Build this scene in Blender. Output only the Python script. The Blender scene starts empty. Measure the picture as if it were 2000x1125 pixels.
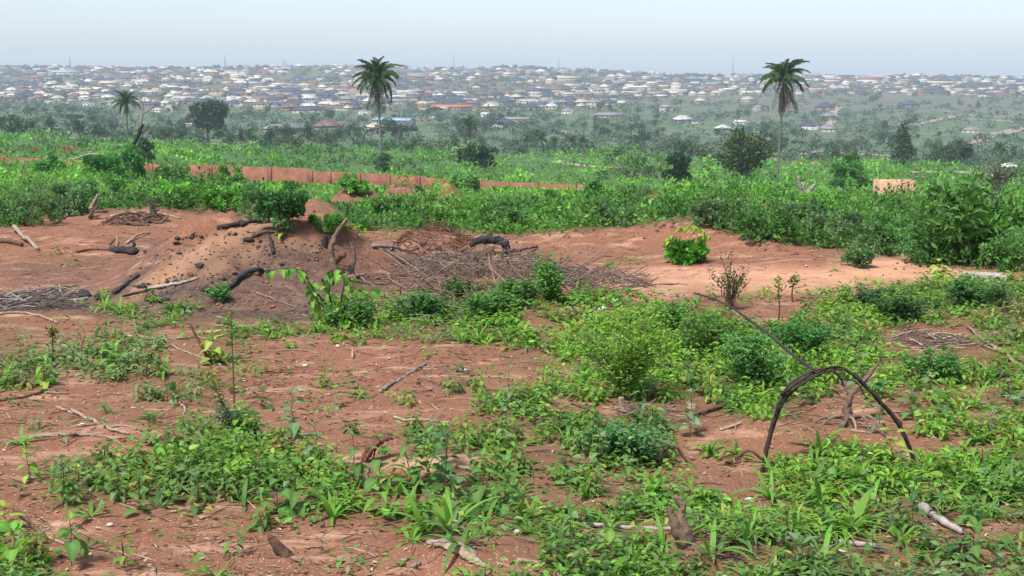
import bpy, math, random
import numpy as np
from mathutils import Vector, Matrix, Euler

rng = np.random.default_rng(11)
random.seed(11)
scene = bpy.context.scene
col = scene.collection

# ------------------------------------------------------------------ camera
EYE = 1.65
F = 2747.0                      # focal length in pixels of a 2000 px wide picture
PITCH = math.atan((562.5 - 150.0) / F)
cd = bpy.data.cameras.new('camera')
cd.sensor_width = 36.0
cd.lens = 36.0 * F / 2000.0
cd.clip_start = 0.1
cd.clip_end = 20000.0
cam = bpy.data.objects.new('camera', cd)
cam.location = (0, 0, EYE)
cam.rotation_euler = (math.pi / 2 - PITCH, 0, 0)
col.objects.link(cam)
scene.camera = cam

# ------------------------------------------------------------------ light
SUN_EL, SUN_AZ = math.radians(58), math.radians(-145)      # azimuth from +Y, clockwise
world = bpy.data.worlds.new('World')
scene.world = world
world.use_nodes = True
nt = world.node_tree
nt.nodes.clear()
sky = nt.nodes.new('ShaderNodeTexSky')
sky.sky_type = 'NISHITA'
sky.sun_disc = False
sky.sun_elevation = SUN_EL
sky.sun_rotation = SUN_AZ
sky.air_density = 1.0
sky.dust_density = 1.2
sky.ozone_density = 1.0
hs = nt.nodes.new('ShaderNodeHueSaturation')
hs.inputs['Saturation'].default_value = 0.62
bg = nt.nodes.new('ShaderNodeBackground')
bg.inputs['Strength'].default_value = 0.080
wo = nt.nodes.new('ShaderNodeOutputWorld')
nt.links.new(sky.outputs[0], hs.inputs['Color'])
tn = nt.nodes.new('ShaderNodeMix'); tn.data_type = 'RGBA'; tn.blend_type = 'MULTIPLY'      # thin high cloud: a slightly cooler, evener sky
tn.inputs[0].default_value = 1.0
tn.inputs[7].default_value = (0.845, 0.885, 0.99, 1)
nt.links.new(hs.outputs[0], tn.inputs[6])
nt.links.new(tn.outputs[2], bg.inputs['Color'])
nt.links.new(bg.outputs[0], wo.inputs['Surface'])
sd = bpy.data.lights.new('sun', 'SUN')
sd.energy = 2.4
sd.angle = math.radians(12)
sd.color = (1.0, 0.96, 0.9)
sun = bpy.data.objects.new('sun', sd)
sv = Vector((math.sin(SUN_AZ) * math.cos(SUN_EL), math.cos(SUN_AZ) * math.cos(SUN_EL), math.sin(SUN_EL)))
sun.rotation_euler = sv.to_track_quat('Z', 'Y').to_euler()
col.objects.link(sun)
scene.view_settings.view_transform = 'Standard'
scene.view_settings.look = 'None'
scene.view_settings.exposure = 1.4
scene.view_settings.gamma = 1.0
scene.view_settings.use_curve_mapping = False
scene.cycles.use_denoising = True
scene.cycles.max_bounces = 6
scene.cycles.volume_bounces = 1
scene.cycles.transparent_max_bounces = 6
HAZE = 1.5e-4

# ------------------------------------------------------------------ numbers and noise
def _h(ix, iy, s):
    n = (ix.astype(np.int64) * 374761393 + iy.astype(np.int64) * 668265263 + s * 1442695041) & 0xffffffff
    n = ((n ^ (n >> 13)) * 1274126177) & 0xffffffff
    return ((n ^ (n >> 16)) & 0xffff) / 65535.0

def vnoise(x, y, s=0):
    x = np.asarray(x, float); y = np.asarray(y, float)
    ix = np.floor(x); iy = np.floor(y)
    fx = x - ix; fy = y - iy
    fx = fx * fx * (3 - 2 * fx); fy = fy * fy * (3 - 2 * fy)
    a = _h(ix, iy, s); b = _h(ix + 1, iy, s); c = _h(ix, iy + 1, s); d = _h(ix + 1, iy + 1, s)
    return (a + (b - a) * fx + (c - a) * fy + (a - b - c + d) * fx * fy) * 2 - 1

def fbm(x, y, s=0, o=3):
    t = 0; a = 1.0; n = 0
    for k in range(o):
        t = t + a * vnoise(x * 2 ** k, y * 2 ** k, s + k); n += a; a *= .5
    return t / n

def lin(r, g, b):
    f = lambda c: (c / 255 / 12.92) if c / 255 <= .04045 else ((c / 255 + .055) / 1.055) ** 2.4
    return (f(r), f(g), f(b))

CP, SP = math.cos(PITCH), math.sin(PITCH)
def ray(px, py):
    u = 562.5 - py
    return np.array([px - 1000.0, CP * F + SP * u, -SP * F + CP * u])
def at(px, py, y):                                  # the point of that sight line at depth y
    d = ray(px, py)
    return np.array([0, 0, EYE]) + d * (y / d[1])
def project(x, y, z):
    dz = z - EYE
    dep = y * CP - dz * SP
    up = y * SP + dz * CP
    dep = np.maximum(dep, .2)
    return 1000 + F * x / dep, 562.5 - F * up / dep
def tan_of(py):
    return np.tan(PITCH + np.arctan((np.asarray(py, float) - 562.5) / F))
def flat(px, py):
    d = ray(px, py)
    k = -EYE / d[2]
    return d[0] * k, d[1] * k

# ------------------------------------------------------------------ the lie of the land
_D = np.array([16, 30, 60, 100, 150, 220, 400, 700, 1000, 1300, 1600, 2000, 2400, 3000.])
_PX = np.array([0, 600, 1000, 1500, 2000.])
_PY = np.array([
    [432, 398, 367, 344, 325, 303, 268, 253, 238, 214, 190, 168, 147, 128],
    [438, 412, 390, 376, 364, 334, 292, 270, 250, 220, 194, 170, 148, 130],
    [438, 418, 402, 390, 378, 352, 304, 280, 258, 226, 198, 172, 150, 131],
    [442, 424, 407, 396, 386, 358, 318, 288, 264, 234, 208, 184, 162, 145],
    [462, 430, 412, 399, 388, 368, 328, 297, 272, 244, 218, 192, 171, 152.]])
_Z = EYE - _D[None, :] * tan_of(_PY)
_DX = np.concatenate([[1, 8, 12.5], _D, [3600, 6500]])
_ZX = np.concatenate([np.zeros((5, 3)), _Z, _Z[:, -1:] - 14, _Z[:, -1:] - 75], axis=1)
_LD = np.linspace(math.log(1), math.log(6500), 400)
_T = np.array([np.interp(_LD, np.log(_DX), z) for z in _ZX])
_k = np.hanning(17); _k /= _k.sum()
_T = np.array([np.convolve(np.pad(t, 8, 'edge'), _k, 'valid') for t in _T])

def MOUND(px, py, rx, ry, h, rot=0.0, p=1.0):
    x, y = flat(px, py)
    return (x, y, rx, ry, h, rot, p)
MOUNDS = [
    MOUND(485, 556, 1.18, 1.25, .50, .15, 1.25), MOUND(525, 525, .40, .45, .10), MOUND(400, 560, .35, .4, .06), MOUND(680, 540, .70, .7, .22, 0, 1.2), MOUND(600, 570, .35, .35, .07),
    MOUND(230, 470, 1.7, 1.3, .10), MOUND(410, 450, .55, .45, .12), MOUND(60, 480, 1.2, 1.0, .05),
    MOUND(845, 492, .48, .5, .20), MOUND(960, 500, .4, .4, .08),
    MOUND(1130, 474, .9, .5, .15), MOUND(1340, 478, .62, .5, .30), MOUND(1480, 492, .7, .45, .17), MOUND(1590, 510, .6, .5, .07),
    MOUND(1000, 575, 1.3, .9, .10), MOUND(1050, 640, .5, .5, .06), MOUND(1600, 868, .75, .30, .07, .0), MOUND(1400, 850, .4, .3, .05),
    MOUND(940, 1110, .35, .35, .07), MOUND(250, 865, .5, .35, .05), MOUND(860, 900, .5, .4, .04), MOUND(1420, 1085, .3, .25, .04),
    MOUND(1650, 815, .4, .3, .06), MOUND(150, 560, .8, .5, -.03), MOUND(1230, 790, .5, .35, .03),
    (-1.88, 24, .42, .8, .52, 0, 1.6), (-2.45, 22, .45, .7, .34, 0, 1.6), (-1.0, 23, .25, .5, .34, 0, 1.6), (3.9, 18, .18, .3, .30, 0, 1.6), (3.4, 18.5, .15, .3, .30, 0, 1.6), (2.0, 20, .25, .5, .3, 0, 1.6), (-3.2, 18, .25, .5, .12, 0, 1.6),
    (-4.2, 19, 2.2, 3.2, .25, 0, 1), (-1.6, 22, 2.0, 4, .30, 0, 1), (-1.9, 27, 2.5, 2.5, .35, 0, 1), (1.6, 20, 2.4, 3.0, .18, 0, 1), (4.8, 19, 3.5, 3.5, .22, 0, 1),
]
def H(x, y, fine=True):
    x = np.asarray(x, float); y = np.asarray(y, float)
    ys = np.maximum(y, 1.0)
    a = np.clip(1000 + F * x / ys, -600, 2600)
    li = (np.log(np.clip(ys, 1, 6499)) - _LD[0]) / (_LD[1] - _LD[0])
    i = np.clip(li.astype(int), 0, 398); f = li - i
    zc = [t[i] * (1 - f) + t[i + 1] * f for t in _T]
    z = zc[0].copy() if hasattr(zc[0], 'copy') else zc[0]
    for k in range(4):
        w = np.clip((a - _PX[k]) / (_PX[k + 1] - _PX[k]), 0, 1); w = w * w * (3 - 2 * w)
        z = z + (zc[k + 1] - zc[k]) * w
    far = np.clip((ys - 18) / 60, 0, 1)
    if (ys > 18).any():
        z = z + far * ys * .0022 * fbm(x / (6 + ys * .06), y / (10 + ys * .12), 5, 3)
        if (ys > 1500).any(): z = z + np.clip((ys - 1500) / 1200, 0, 1) * 4.0 * fbm(x / 260, y / 400, 9, 3)
    nm = y < 40
    if nm.any():
        near = np.clip((40 - y) / 15, 0, 1)
        xs, yn = (x, y) if nm.all() else (x[nm], y[nm])
        m = np.zeros_like(xs)
        for (cx, cy, rx, ry, h, rot, p) in MOUNDS:
            dx, dy = xs - cx, yn - cy
            if rot:
                c, s = math.cos(rot), math.sin(rot)
                dx, dy = c * dx + s * dy, -s * dx + c * dy
            q = (dx / rx) ** 2 + (dy / ry) ** 2
            m = m + h * np.exp(-(q if p == 1 else np.maximum(q, 1e-9) ** p) * 1.6)
        if fine:
            m = m * (1 + .40 * fbm(xs * 2.6, yn * 2.6, 27, 4))
            m = m + .034 * fbm(xs * 5.5, yn * 5.5, 29, 3) * np.clip(m / .15, 0, 1)
            m = m + (near if nm.all() else near[nm]) * (.035 * fbm(xs * .9, yn * .9, 21, 2) + .016 * fbm(xs * 3.1, yn * 3.1, 23, 2) + .0075 * fbm(xs * 11, yn * 11, 25, 3))
        if nm.all(): z = z + m
        else: z = z.copy(); z[nm] += m
    return z
def hz(x, y):
    return float(H(np.array([x]), np.array([y]))[0])
_SN = np.exp(np.linspace(math.log(3.2), math.log(24), 130)); _SF = np.exp(np.linspace(math.log(24), math.log(4200), 300))
def _march(d, Y):
    below = EYE + d[2] / d[1] * Y <= H(d[0] / d[1] * Y, Y)
    k = int(np.argmax(below))
    return k if below.any() else -1
def ground_at(px, py):                              # where that sight line first meets the land
    d = ray(px, py)
    Y = _SN; k = _march(d, Y)
    if k < 0: Y = _SF; k = _march(d, Y)
    if k < 0: k = len(Y) - 1
    k = max(k, 1)
    f = np.linspace(Y[k - 1], Y[k], 33); j = _march(d, f)
    y = f[j]
    return np.array([d[0] / d[1] * y, y, hz(d[0] / d[1] * y, y)])
def ground_x(px, y):                                # the land at depth y in that column
    x = (px - 1000) / F * (y * CP)
    for _ in range(3):
        z = hz(x, y); x = (px - 1000) / F * (y * CP - (z - EYE) * SP)
    return np.array([x, y, hz(x, y)])

# what grows where on the cleared ground (rows of 40 px from y = 450, columns of 100 px)
COVER = np.array([[int(c) for c in r] for r in (
    '00000353000000000000', '12200000002111102000', '11000000114120100000', '00000043436211225788',
    '11532267874687317886', '51124446675899688426', '62433000226898998646', '65553010112688975787',
    '11233011143445761444', '21023011144312532156', '31034111345664111136', '11277331546763223245',
    '24488652454542368777', '25576554533442368866', '11234455655564456754', '31112111245772266663',
    '52211110025675477654')], float) / 9
# hedge: front edge of the thick vegetation
HX = np.array([-800, 0, 60, 120, 300, 420, 500, 560, 620, 720, 800, 900, 1000, 1100, 1200, 1300, 1380, 1480, 1640, 1750, 1900, 2000, 2800.])
HY = np.array([448, 446, 440, 414, 408, 418, 432, 446, 460, 448, 450, 450, 458, 452, 448, 434, 440, 468, 490, 506, 532, 540, 560.])
def cover_at(px, py):
    u = np.clip((px - 50) / 100, 0, 18.999); v = np.clip((py - 450) / 40, 0, 15.999)
    i = u.astype(int); j = v.astype(int); fu = u - i; fv = v - j
    return (COVER[j, i] * (1 - fu) + COVER[j, i + 1] * fu) * (1 - fv) + (COVER[j + 1, i] * (1 - fu) + COVER[j + 1, i + 1] * fu) * fv
def in_hedge(px, py, y):
    return (py < np.interp(px, HX, HY)) & (y > 11.8)

# ------------------------------------------------------------------ mesh building
def mesh_np(name, V, quads=None, tris=None, tint=None, mat=None, smooth=False):
    me = bpy.data.meshes.new(name)
    V = np.ascontiguousarray(V, np.float32)
    me.vertices.add(len(V)); me.vertices.foreach_set('co', V.ravel())
    parts, starts, n0 = [], [], 0
    for fc, k in ((quads, 4), (tris, 3)):
        if fc is not None and len(fc):
            fc = np.ascontiguousarray(fc, np.int32)
            parts.append(fc.ravel()); starts.append(n0 + np.arange(len(fc)) * k); n0 += fc.size
    L = np.concatenate(parts); S = np.concatenate(starts).astype(np.int32)
    me.loops.add(len(L)); me.loops.foreach_set('vertex_index', L)
    me.polygons.add(len(S)); me.polygons.foreach_set('loop_start', S)
    if smooth: me.polygons.foreach_set('use_smooth', np.ones(len(S), bool))
    if tint is not None:
        t = np.ones((len(V), 4), np.float32); t[:, :3] = tint
        me.color_attributes.new('tint', 'FLOAT_COLOR', 'POINT').data.foreach_set('color', t.ravel())
    me.update(calc_edges=True)
    if mat: me.materials.append(mat)
    return me

class MB:
    def __init__(s): s.v, s.q, s.t, s.c, s.n = [], [], [], [], 0
    def add(s, V, quads=None, tris=None, tint=None):
        V = np.asarray(V, float)
        if quads is not None and len(quads): s.q.append(np.asarray(quads) + s.n)
        if tris is not None and len(tris): s.t.append(np.asarray(tris) + s.n)
        s.v.append(V)
        c = np.ones((len(V), 3)) if tint is None else np.broadcast_to(np.asarray(tint, float), (len(V), 3))
        s.c.append(c); s.n += len(V)
        return s
    def mesh(s, name, mat=None, smooth=False):
        return mesh_np(name, np.concatenate(s.v), np.concatenate(s.q) if s.q else None, np.concatenate(s.t) if s.t else None, np.concatenate(s.c), mat, smooth)
    def obj(s, name, mat=None, parent=None, smooth=False):
        return link(name, s.mesh(name, mat, smooth), parent)

def link(name, data, parent=None):
    o = bpy.data.objects.new(name, data)
    col.objects.link(o)
    if parent is not None: o.parent = parent
    return o
def tag(o, label=None, cat=None, group=None, kind=None):
    if label: o['label'] = label
    if cat: o['category'] = cat
    if group: o['group'] = group
    if kind: o['kind'] = kind
    return o
def empty(name, loc, rz=0.0, s=1.0):
    o = bpy.data.objects.new(name, None); col.objects.link(o)
    o.empty_display_size = .1
    o.location = [float(c) for c in loc]; o.rotation_euler = (0, 0, rz); o.scale = (s, s, s)
    return o
def copy_tree(o, parent=None):
    c = o.copy(); col.objects.link(c); c.parent = parent
    for ch in o.children: copy_tree(ch, c)
    return c

AUTO = []            # things whose label is finished at the end, against the landmark they stand by
def auto(o, desc, cat, group, zone, pos=None):
    p = o.location if pos is None else pos
    px, py = project(p[0], p[1], p[2])
    o['category'] = cat; o['group'] = group
    AUTO.append((o, desc, float(px), float(py), zone))
    return o

def norm(a):
    return a / np.maximum(np.linalg.norm(a, axis=-1, keepdims=True), 1e-9)
def leaves(mb, P, A, N, L, W, C, lod=1, fold=.18, droop=.15):
    """many leaves at once: base points P, axes A, normals N, lengths L, widths W, tints C"""
    A = norm(A); S = norm(np.cross(A, N)); N = norm(np.cross(S, A))
    L = np.asarray(L)[:, None]; W = np.asarray(W)[:, None]
    n = len(P)
    if lod == 0:
        pts = [P, P + A * L * .45 + S * W * .5, P + A * L - N * L * droop, P + A * L * .45 - S * W * .5]
        q = np.array([[0, 1, 2, 3]])
    else:
        up = N * W * fold
        pts = [P, P + A * L * .28 + S * W * .44 + up, P + A * L * .64 + S * W * .36 + up - N * L * droop * .4, P + A * L - N * L * droop,
               P + A * L * .64 - S * W * .36 + up - N * L * droop * .4, P + A * L * .28 - S * W * .44 + up]
        q = np.array([[0, 1, 2, 3], [0, 3, 4, 5]])
    k = len(pts)
    V = np.stack(pts, 1).reshape(-1, 3)
    Q = (q[None] + (np.arange(n) * k)[:, None, None]).reshape(-1, 4)
    mb.add(V, Q, None, np.repeat(C, k, axis=0))
def blades(mb, P, A, L, W, C, bend=.5):
    """grass blades: rise along A, then bend over sideways"""
    A = norm(A); n = len(P)
    hor = A * np.array([1, 1, 0]); hor = norm(hor + 1e-4)
    S = norm(np.cross(A, np.array([0, 0, 1.0]) + hor * .01)); L = np.asarray(L)[:, None]; W = np.asarray(W)[:, None]
    b = np.asarray(bend).reshape(-1, 1)
    M = P + A * L * .5 + hor * L * .06 * b
    T = P + A * L * .85 + hor * L * .42 * b - np.array([0, 0, 1]) * L * .30 * b
    pts = [P - S * W * .35, P + S * W * .35, M + S * W * .5, M - S * W * .5, T]
    V = np.stack(pts, 1).reshape(-1, 3)
    o = (np.arange(n) * 5)[:, None]
    mb.add(V, np.array([[0, 1, 2, 3]]) + o, np.array([[3, 2, 4]]) + o, np.repeat(C, 5, axis=0))
def rdir(n, zlo=-1., zhi=1.):
    z = rng.uniform(zlo, zhi, n); a = rng.uniform(0, 2 * np.pi, n); r = np.sqrt(np.maximum(1 - z * z, 0))
    return np.stack([r * np.cos(a), r * np.sin(a), z], 1)
def jit(C, n, s=.22):
    C = np.broadcast_to(np.asarray(C, float), (n, 3))
    return np.clip(C * (1 + rng.normal(0, s, (n, 1))) * (1 + rng.normal(0, s * .3, (n, 3))), .008, .8)

def tube(mb, pts, radii, n=7, tint=None, rough=.0, cap=True):
    pts = np.asarray(pts, float); m = len(pts)
    radii = np.broadcast_to(np.asarray(radii, float), (m,))
    T = np.gradient(pts, axis=0) if m > 1 else np.array([[0, 0, 1.]])
    T = norm(T)
    ref = np.array([.31, .22, .92]) if abs(T[:, 2]).mean() < .8 else np.array([.9, .3, .1])
    A = norm(np.cross(T, ref)); B = np.cross(T, A)
    an = np.arange(n) * 2 * np.pi / n
    R = radii[:, None] * (1 + rough * rng.normal(0, 1, (m, n)))
    V = pts[:, None] + R[..., None] * (np.cos(an)[None, :, None] * A[:, None] + np.sin(an)[None, :, None] * B[:, None])
    V = V.reshape(-1, 3)
    q = []
    for i in range(m - 1):
        for j in range(n):
            k = (j + 1) % n
            q.append([i * n + j, i * n + k, (i + 1) * n + k, (i + 1) * n + j])
    t = []
    if cap:
        V = np.vstack([V, pts[0] - T[0] * radii[0] * .15, pts[-1] + T[-1] * radii[-1] * .15])
        for j in range(n):
            k = (j + 1) % n
            t += [[k, j, m * n], [(m - 1) * n + j, (m - 1) * n + k, m * n + 1]]
    mb.add(V, q, t, tint)
    return mb
def smoothline(pts, k=4, wob=0.0):
    """resampled Catmull-Rom line with a little wobble"""
    p = np.asarray(pts, float)
    if len(p) < 3:
        t = np.linspace(0, 1, max(k * 2, 5))[:, None]
        out = p[0] * (1 - t) + p[-1] * t
    else:
        e = np.vstack([2 * p[0] - p[1], p, 2 * p[-1] - p[-2]]); out = []
        for i in range(1, len(e) - 2):
            for t in np.linspace(0, 1, k, endpoint=False):
                a, b, c, d = e[i - 1], e[i], e[i + 1], e[i + 2]
                out.append(.5 * (2 * b + (c - a) * t + (2 * a - 5 * b + 4 * c - d) * t * t + (3 * b - a - 3 * c + d) * t ** 3))
        out.append(e[-2]); out = np.array(out)
    if wob:
        ln = np.linalg.norm(out[-1] - out[0])
        out = out + rng.normal(0, wob * ln, out.shape) * np.sin(np.linspace(0, np.pi, len(out)))[:, None]
    return out
def box(mb, lo, hi, tint=None):
    x0, y0, z0 = lo; x1, y1, z1 = hi
    V = [(x0, y0, z0), (x1, y0, z0), (x1, y1, z0), (x0, y1, z0), (x0, y0, z1), (x1, y0, z1), (x1, y1, z1), (x0, y1, z1)]
    mb.add(V, [[0, 3, 2, 1], [4, 5, 6, 7], [0, 1, 5, 4], [1, 2, 6, 5], [2, 3, 7, 6], [3, 0, 4, 7]], None, tint)
    return mb
_ico = None
def lump(mb, c, r, tint=None, rough=.25, squash=.7):
    global _ico
    if _ico is None:
        import bmesh
        bm = bmesh.new(); bmesh.ops.create_icosphere(bm, subdivisions=2, radius=1)
        _ico = (np.array([v.co[:] for v in bm.verts]), np.array([[v.index for v in f.verts] for f in bm.faces])); bm.free()
    V, T = _ico
    r = np.broadcast_to(np.asarray(r, float), (3,))
    sh = rng.uniform(0, 50, 3)
    k = 1 + rough * (np.sin(V @ rng.normal(0, 2.6, 3) + sh[0]) + np.sin(V @ rng.normal(0, 4, 3) + sh[1]) * .6 + .5 * rng.normal(0, 1, len(V)) * .4)
    mb.add(np.asarray(c) + V * k[:, None] * r * np.array([1, 1, squash]), None, T, tint)
    return mb

# ------------------------------------------------------------------ materials
def new_mat(name):
    m = bpy.data.materials.new(name); m.use_nodes = True
    t = m.node_tree; t.nodes.clear()
    return m, t, t.nodes.new('ShaderNodeOutputMaterial')
def N(t, typ, ins=None, **kw):
    n = t.nodes.new(typ)
    for k, v in kw.items(): setattr(n, k, v)
    for k, v in (ins or {}).items():
        if hasattr(v, 'is_output') or isinstance(v, bpy.types.NodeSocket): t.links.new(v, n.inputs[k])
        else: n.inputs[k].default_value = v
    return n
def noise(t, scale, detail=4, vec=None, rough=.6):
    n = N(t, 'ShaderNodeTexNoise', {'Scale': scale, 'Detail': detail, 'Roughness': rough})
    if vec is not None: t.links.new(vec, n.inputs['Vector'])
    return n.outputs['Fac']
def ramp(t, fac, a, b, ca=(0, 0, 0), cb=(1, 1, 1)):
    r = N(t, 'ShaderNodeValToRGB', {'Fac': fac})
    e = r.color_ramp.elements
    e[0].position, e[1].position = a, b
    e[0].color, e[1].color = (*ca, 1), (*cb, 1)
    return r.outputs['Color']
def mix(t, fac, a, b, mode='MIX'):
    n = N(t, 'ShaderNodeMix', data_type='RGBA', blend_type=mode)
    for s, v in ((0, fac), (6, a), (7, b)):
        if isinstance(v, bpy.types.NodeSocket): t.links.new(v, n.inputs[s])
        else: n.inputs[s].default_value = (*v, 1) if isinstance(v, tuple) else v
    return n.outputs[2]
def math_(t, op, a, b=None):
    n = N(t, 'ShaderNodeMath', operation=op)
    for s, v in ((0, a), (1, b)):
        if v is None: continue
        if isinstance(v, bpy.types.NodeSocket): t.links.new(v, n.inputs[s])
        else: n.inputs[s].default_value = v
    return n.outputs[0]
def obj_co(t):
    return N(t, 'ShaderNodeTexCoord').outputs['Object']

def leaf_mat(name, trans=.45, rough=.55, vary=.18):
    m, t, out = new_mat(name)
    c = N(t, 'ShaderNodeVertexColor', layer_name='tint').outputs['Color']
    r = N(t, 'ShaderNodeObjectInfo').outputs['Random']
    c = mix(t, 1.0, c, (1.05, 1.12, 1.24), 'MULTIPLY')
    hsv = N(t, 'ShaderNodeHueSaturation', {'Color': c, 'Value': math_(t, 'ADD', math_(t, 'MULTIPLY', r, vary * 2), 1 - vary),
                                           'Hue': math_(t, 'ADD', math_(t, 'MULTIPLY', r, .03), .485)}).outputs[0]
    b = N(t, 'ShaderNodeBsdfPrincipled', {'Base Color': hsv, 'Roughness': rough, 'Specular IOR Level': .25})
    tr = N(t, 'ShaderNodeBsdfTranslucent', {'Color': mix(t, 1.0, hsv, (1.05, 1.15, .55), 'MULTIPLY')})
    mx = N(t, 'ShaderNodeMixShader', {0: trans, 1: b.outputs[0], 2: tr.outputs[0]})
    t.links.new(mx.outputs[0], out.inputs[0])
    return m
def wood_mat(name, ca, cb, scale=14, rough=.85, bump=.5, stretch=(1, 1, 1)):
    m, t, out = new_mat(name)
    mp = N(t, 'ShaderNodeMapping', {'Vector': obj_co(t), 'Scale': stretch}).outputs[0]
    n1 = noise(t, scale, 5, mp, .7); n2 = noise(t, scale * 6, 3, mp, .7)
    f = math_(t, 'ADD', math_(t, 'MULTIPLY', n1, .65), math_(t, 'MULTIPLY', n2, .35))
    r = N(t, 'ShaderNodeObjectInfo').outputs['Random']
    cc = ramp(t, f, .36, .66, ca, cb)
    cc = N(t, 'ShaderNodeHueSaturation', {'Color': cc, 'Value': math_(t, 'ADD', math_(t, 'MULTIPLY', r, .4), .8)}).outputs[0]
    tv = N(t, 'ShaderNodeVertexColor', layer_name='tint').outputs['Color']
    cc = mix(t, 1.0, cc, tv, 'MULTIPLY')
    bp = N(t, 'ShaderNodeBump', {'Strength': bump, 'Distance': .01, 'Height': f}).outputs[0]
    b = N(t, 'ShaderNodeBsdfPrincipled', {'Base Color': cc, 'Roughness': rough, 'Normal': bp})
    t.links.new(b.outputs[0], out.inputs[0])
    return m
def tint_mat(name, rough=.9, vary=0.15, scale=None, bump=0.0):
    m, t, out = new_mat(name)
    c = N(t, 'ShaderNodeVertexColor', layer_name='tint').outputs['Color']
    if scale:
        c = mix(t, 1.0, c, ramp(t, noise(t, scale, 4, obj_co(t)), .3, .7, (1 - vary * 2,) * 3, (1 + vary,) * 3), 'MULTIPLY')
    b = N(t, 'ShaderNodeBsdfPrincipled', {'Base Color': c, 'Roughness': rough})
    t.links.new(b.outputs[0], out.inputs[0])
    return m
def plain_mat(name, ca, cb, scale, rough=.9, bump=.3, dist=.02):
    m, t, out = new_mat(name)
    co = obj_co(t)
    n1 = noise(t, scale, 6, co, .65)
    cc = ramp(t, n1, .35, .65, ca, cb)
    r = N(t, 'ShaderNodeObjectInfo').outputs['Random']
    cc = N(t, 'ShaderNodeHueSaturation', {'Color': cc, 'Value': math_(t, 'ADD', math_(t, 'MULTIPLY', r, .3), .85)}).outputs[0]
    bp = N(t, 'ShaderNodeBump', {'Strength': bump, 'Distance': dist, 'Height': n1}).outputs[0]
    b = N(t, 'ShaderNodeBsdfPrincipled', {'Base Color': cc, 'Roughness': rough, 'Normal': bp})
    t.links.new(b.outputs[0], out.inputs[0])
    return m

def block_mat(name, ca, cb):
    m, t, out = new_mat(name)
    co = obj_co(t); sp = N(t, 'ShaderNodeSeparateXYZ', {0: co}).outputs
    v = N(t, 'ShaderNodeCombineXYZ', {0: sp[0], 1: sp[2], 2: 0.0}).outputs[0]
    br = N(t, 'ShaderNodeTexBrick', {'Vector': v, 'Color1': (*ca, 1), 'Color2': (*cb, 1), 'Mortar': tuple(x * .84 for x in ca) + (1,), 'Scale': 1.0, 'Mortar Size': .018, 'Brick Width': .46, 'Row Height': .24, 'Bias': 0.0})
    st = ramp(t, noise(t, .8, 5, co, .65), .32, .68, (.62, .60, .58), (1.15, 1.12, 1.08))
    c = mix(t, 1.0, br.outputs['Color'], st, 'MULTIPLY')
    bp = N(t, 'ShaderNodeBump', {'Strength': .6, 'Distance': .02, 'Height': br.outputs['Fac']}); bp.invert = True
    b = N(t, 'ShaderNodeBsdfPrincipled', {'Base Color': c, 'Roughness': .95, 'Normal': bp.outputs[0]})
    t.links.new(b.outputs[0], out.inputs[0])
    return m

M = dict(
    leaf=leaf_mat('leaf'), far_leaf=leaf_mat('far_leaf', .2, .7, .25), dry=tint_mat('dry_litter', .9),
    bark=wood_mat('bark', (.06, .045, .035), (.19, .15, .12)), palm_bark=wood_mat('palm_bark', (.07, .064, .055), (.20, .185, .165), 3),
    pale_wood=wood_mat('pale_wood', (.13, .085, .058), (.40, .30, .215), 26, .85, .8), root_wood=wood_mat('root_wood', (.06, .036, .025), (.25, .16, .11), 30, .9, .9), grey_wood=wood_mat('grey_wood', (.12, .10, .09), (.36, .31, .27), 18),
    brown_wood=wood_mat('brown_wood', (.045, .022, .014), (.17, .085, .05), 16), red_wood=wood_mat('red_wood', (.05, .02, .013), (.25, .115, .062), 30, .9, .9),
    char=wood_mat('charred_wood', (.006, .006, .006), (.05, .046, .045), 34, .92, 1.0), vine=wood_mat('dark_vine', (.009, .006, .005), (.05, .028, .02), 22, .8),
    twig=wood_mat('twig', (.085, .055, .042), (.27, .19, .15), 9),
    house=tint_mat('house_paint', .85, .1, .6), roof=tint_mat('metal_roof', .55, .12, .8), metal=tint_mat('mast_metal', .5), glass=tint_mat('window_glass', .15), paint=tint_mat('car_paint', .25),
    mud=block_mat('mud_brick', lin(134, 88, 68), lin(146, 100, 78)), tan_block=plain_mat('tan_block', lin(150, 112, 88), lin(178, 142, 114), 1.4), concrete=plain_mat('concrete', (.28, .25, .21), (.42, .39, .34), 9, .9, .3, .004),
    clod=tint_mat('soil_clod', .95), pebble=tint_mat('pebble', .8), road=plain_mat('dirt_road', (.22, .15, .11), (.34, .26, .20), .05),
)

# ================================================================== THE SETTING
BARE = [(-1.88, 24, .42, .8), (-2.45, 22, .45, .7), (-1.0, 23, .25, .5), (3.9, 18, .18, .3), (3.4, 18.5, .15, .3), (2.0, 20, .25, .5), (-3.2, 18, .25, .5)]      # bare red heaps of earth in the scrub
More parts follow.
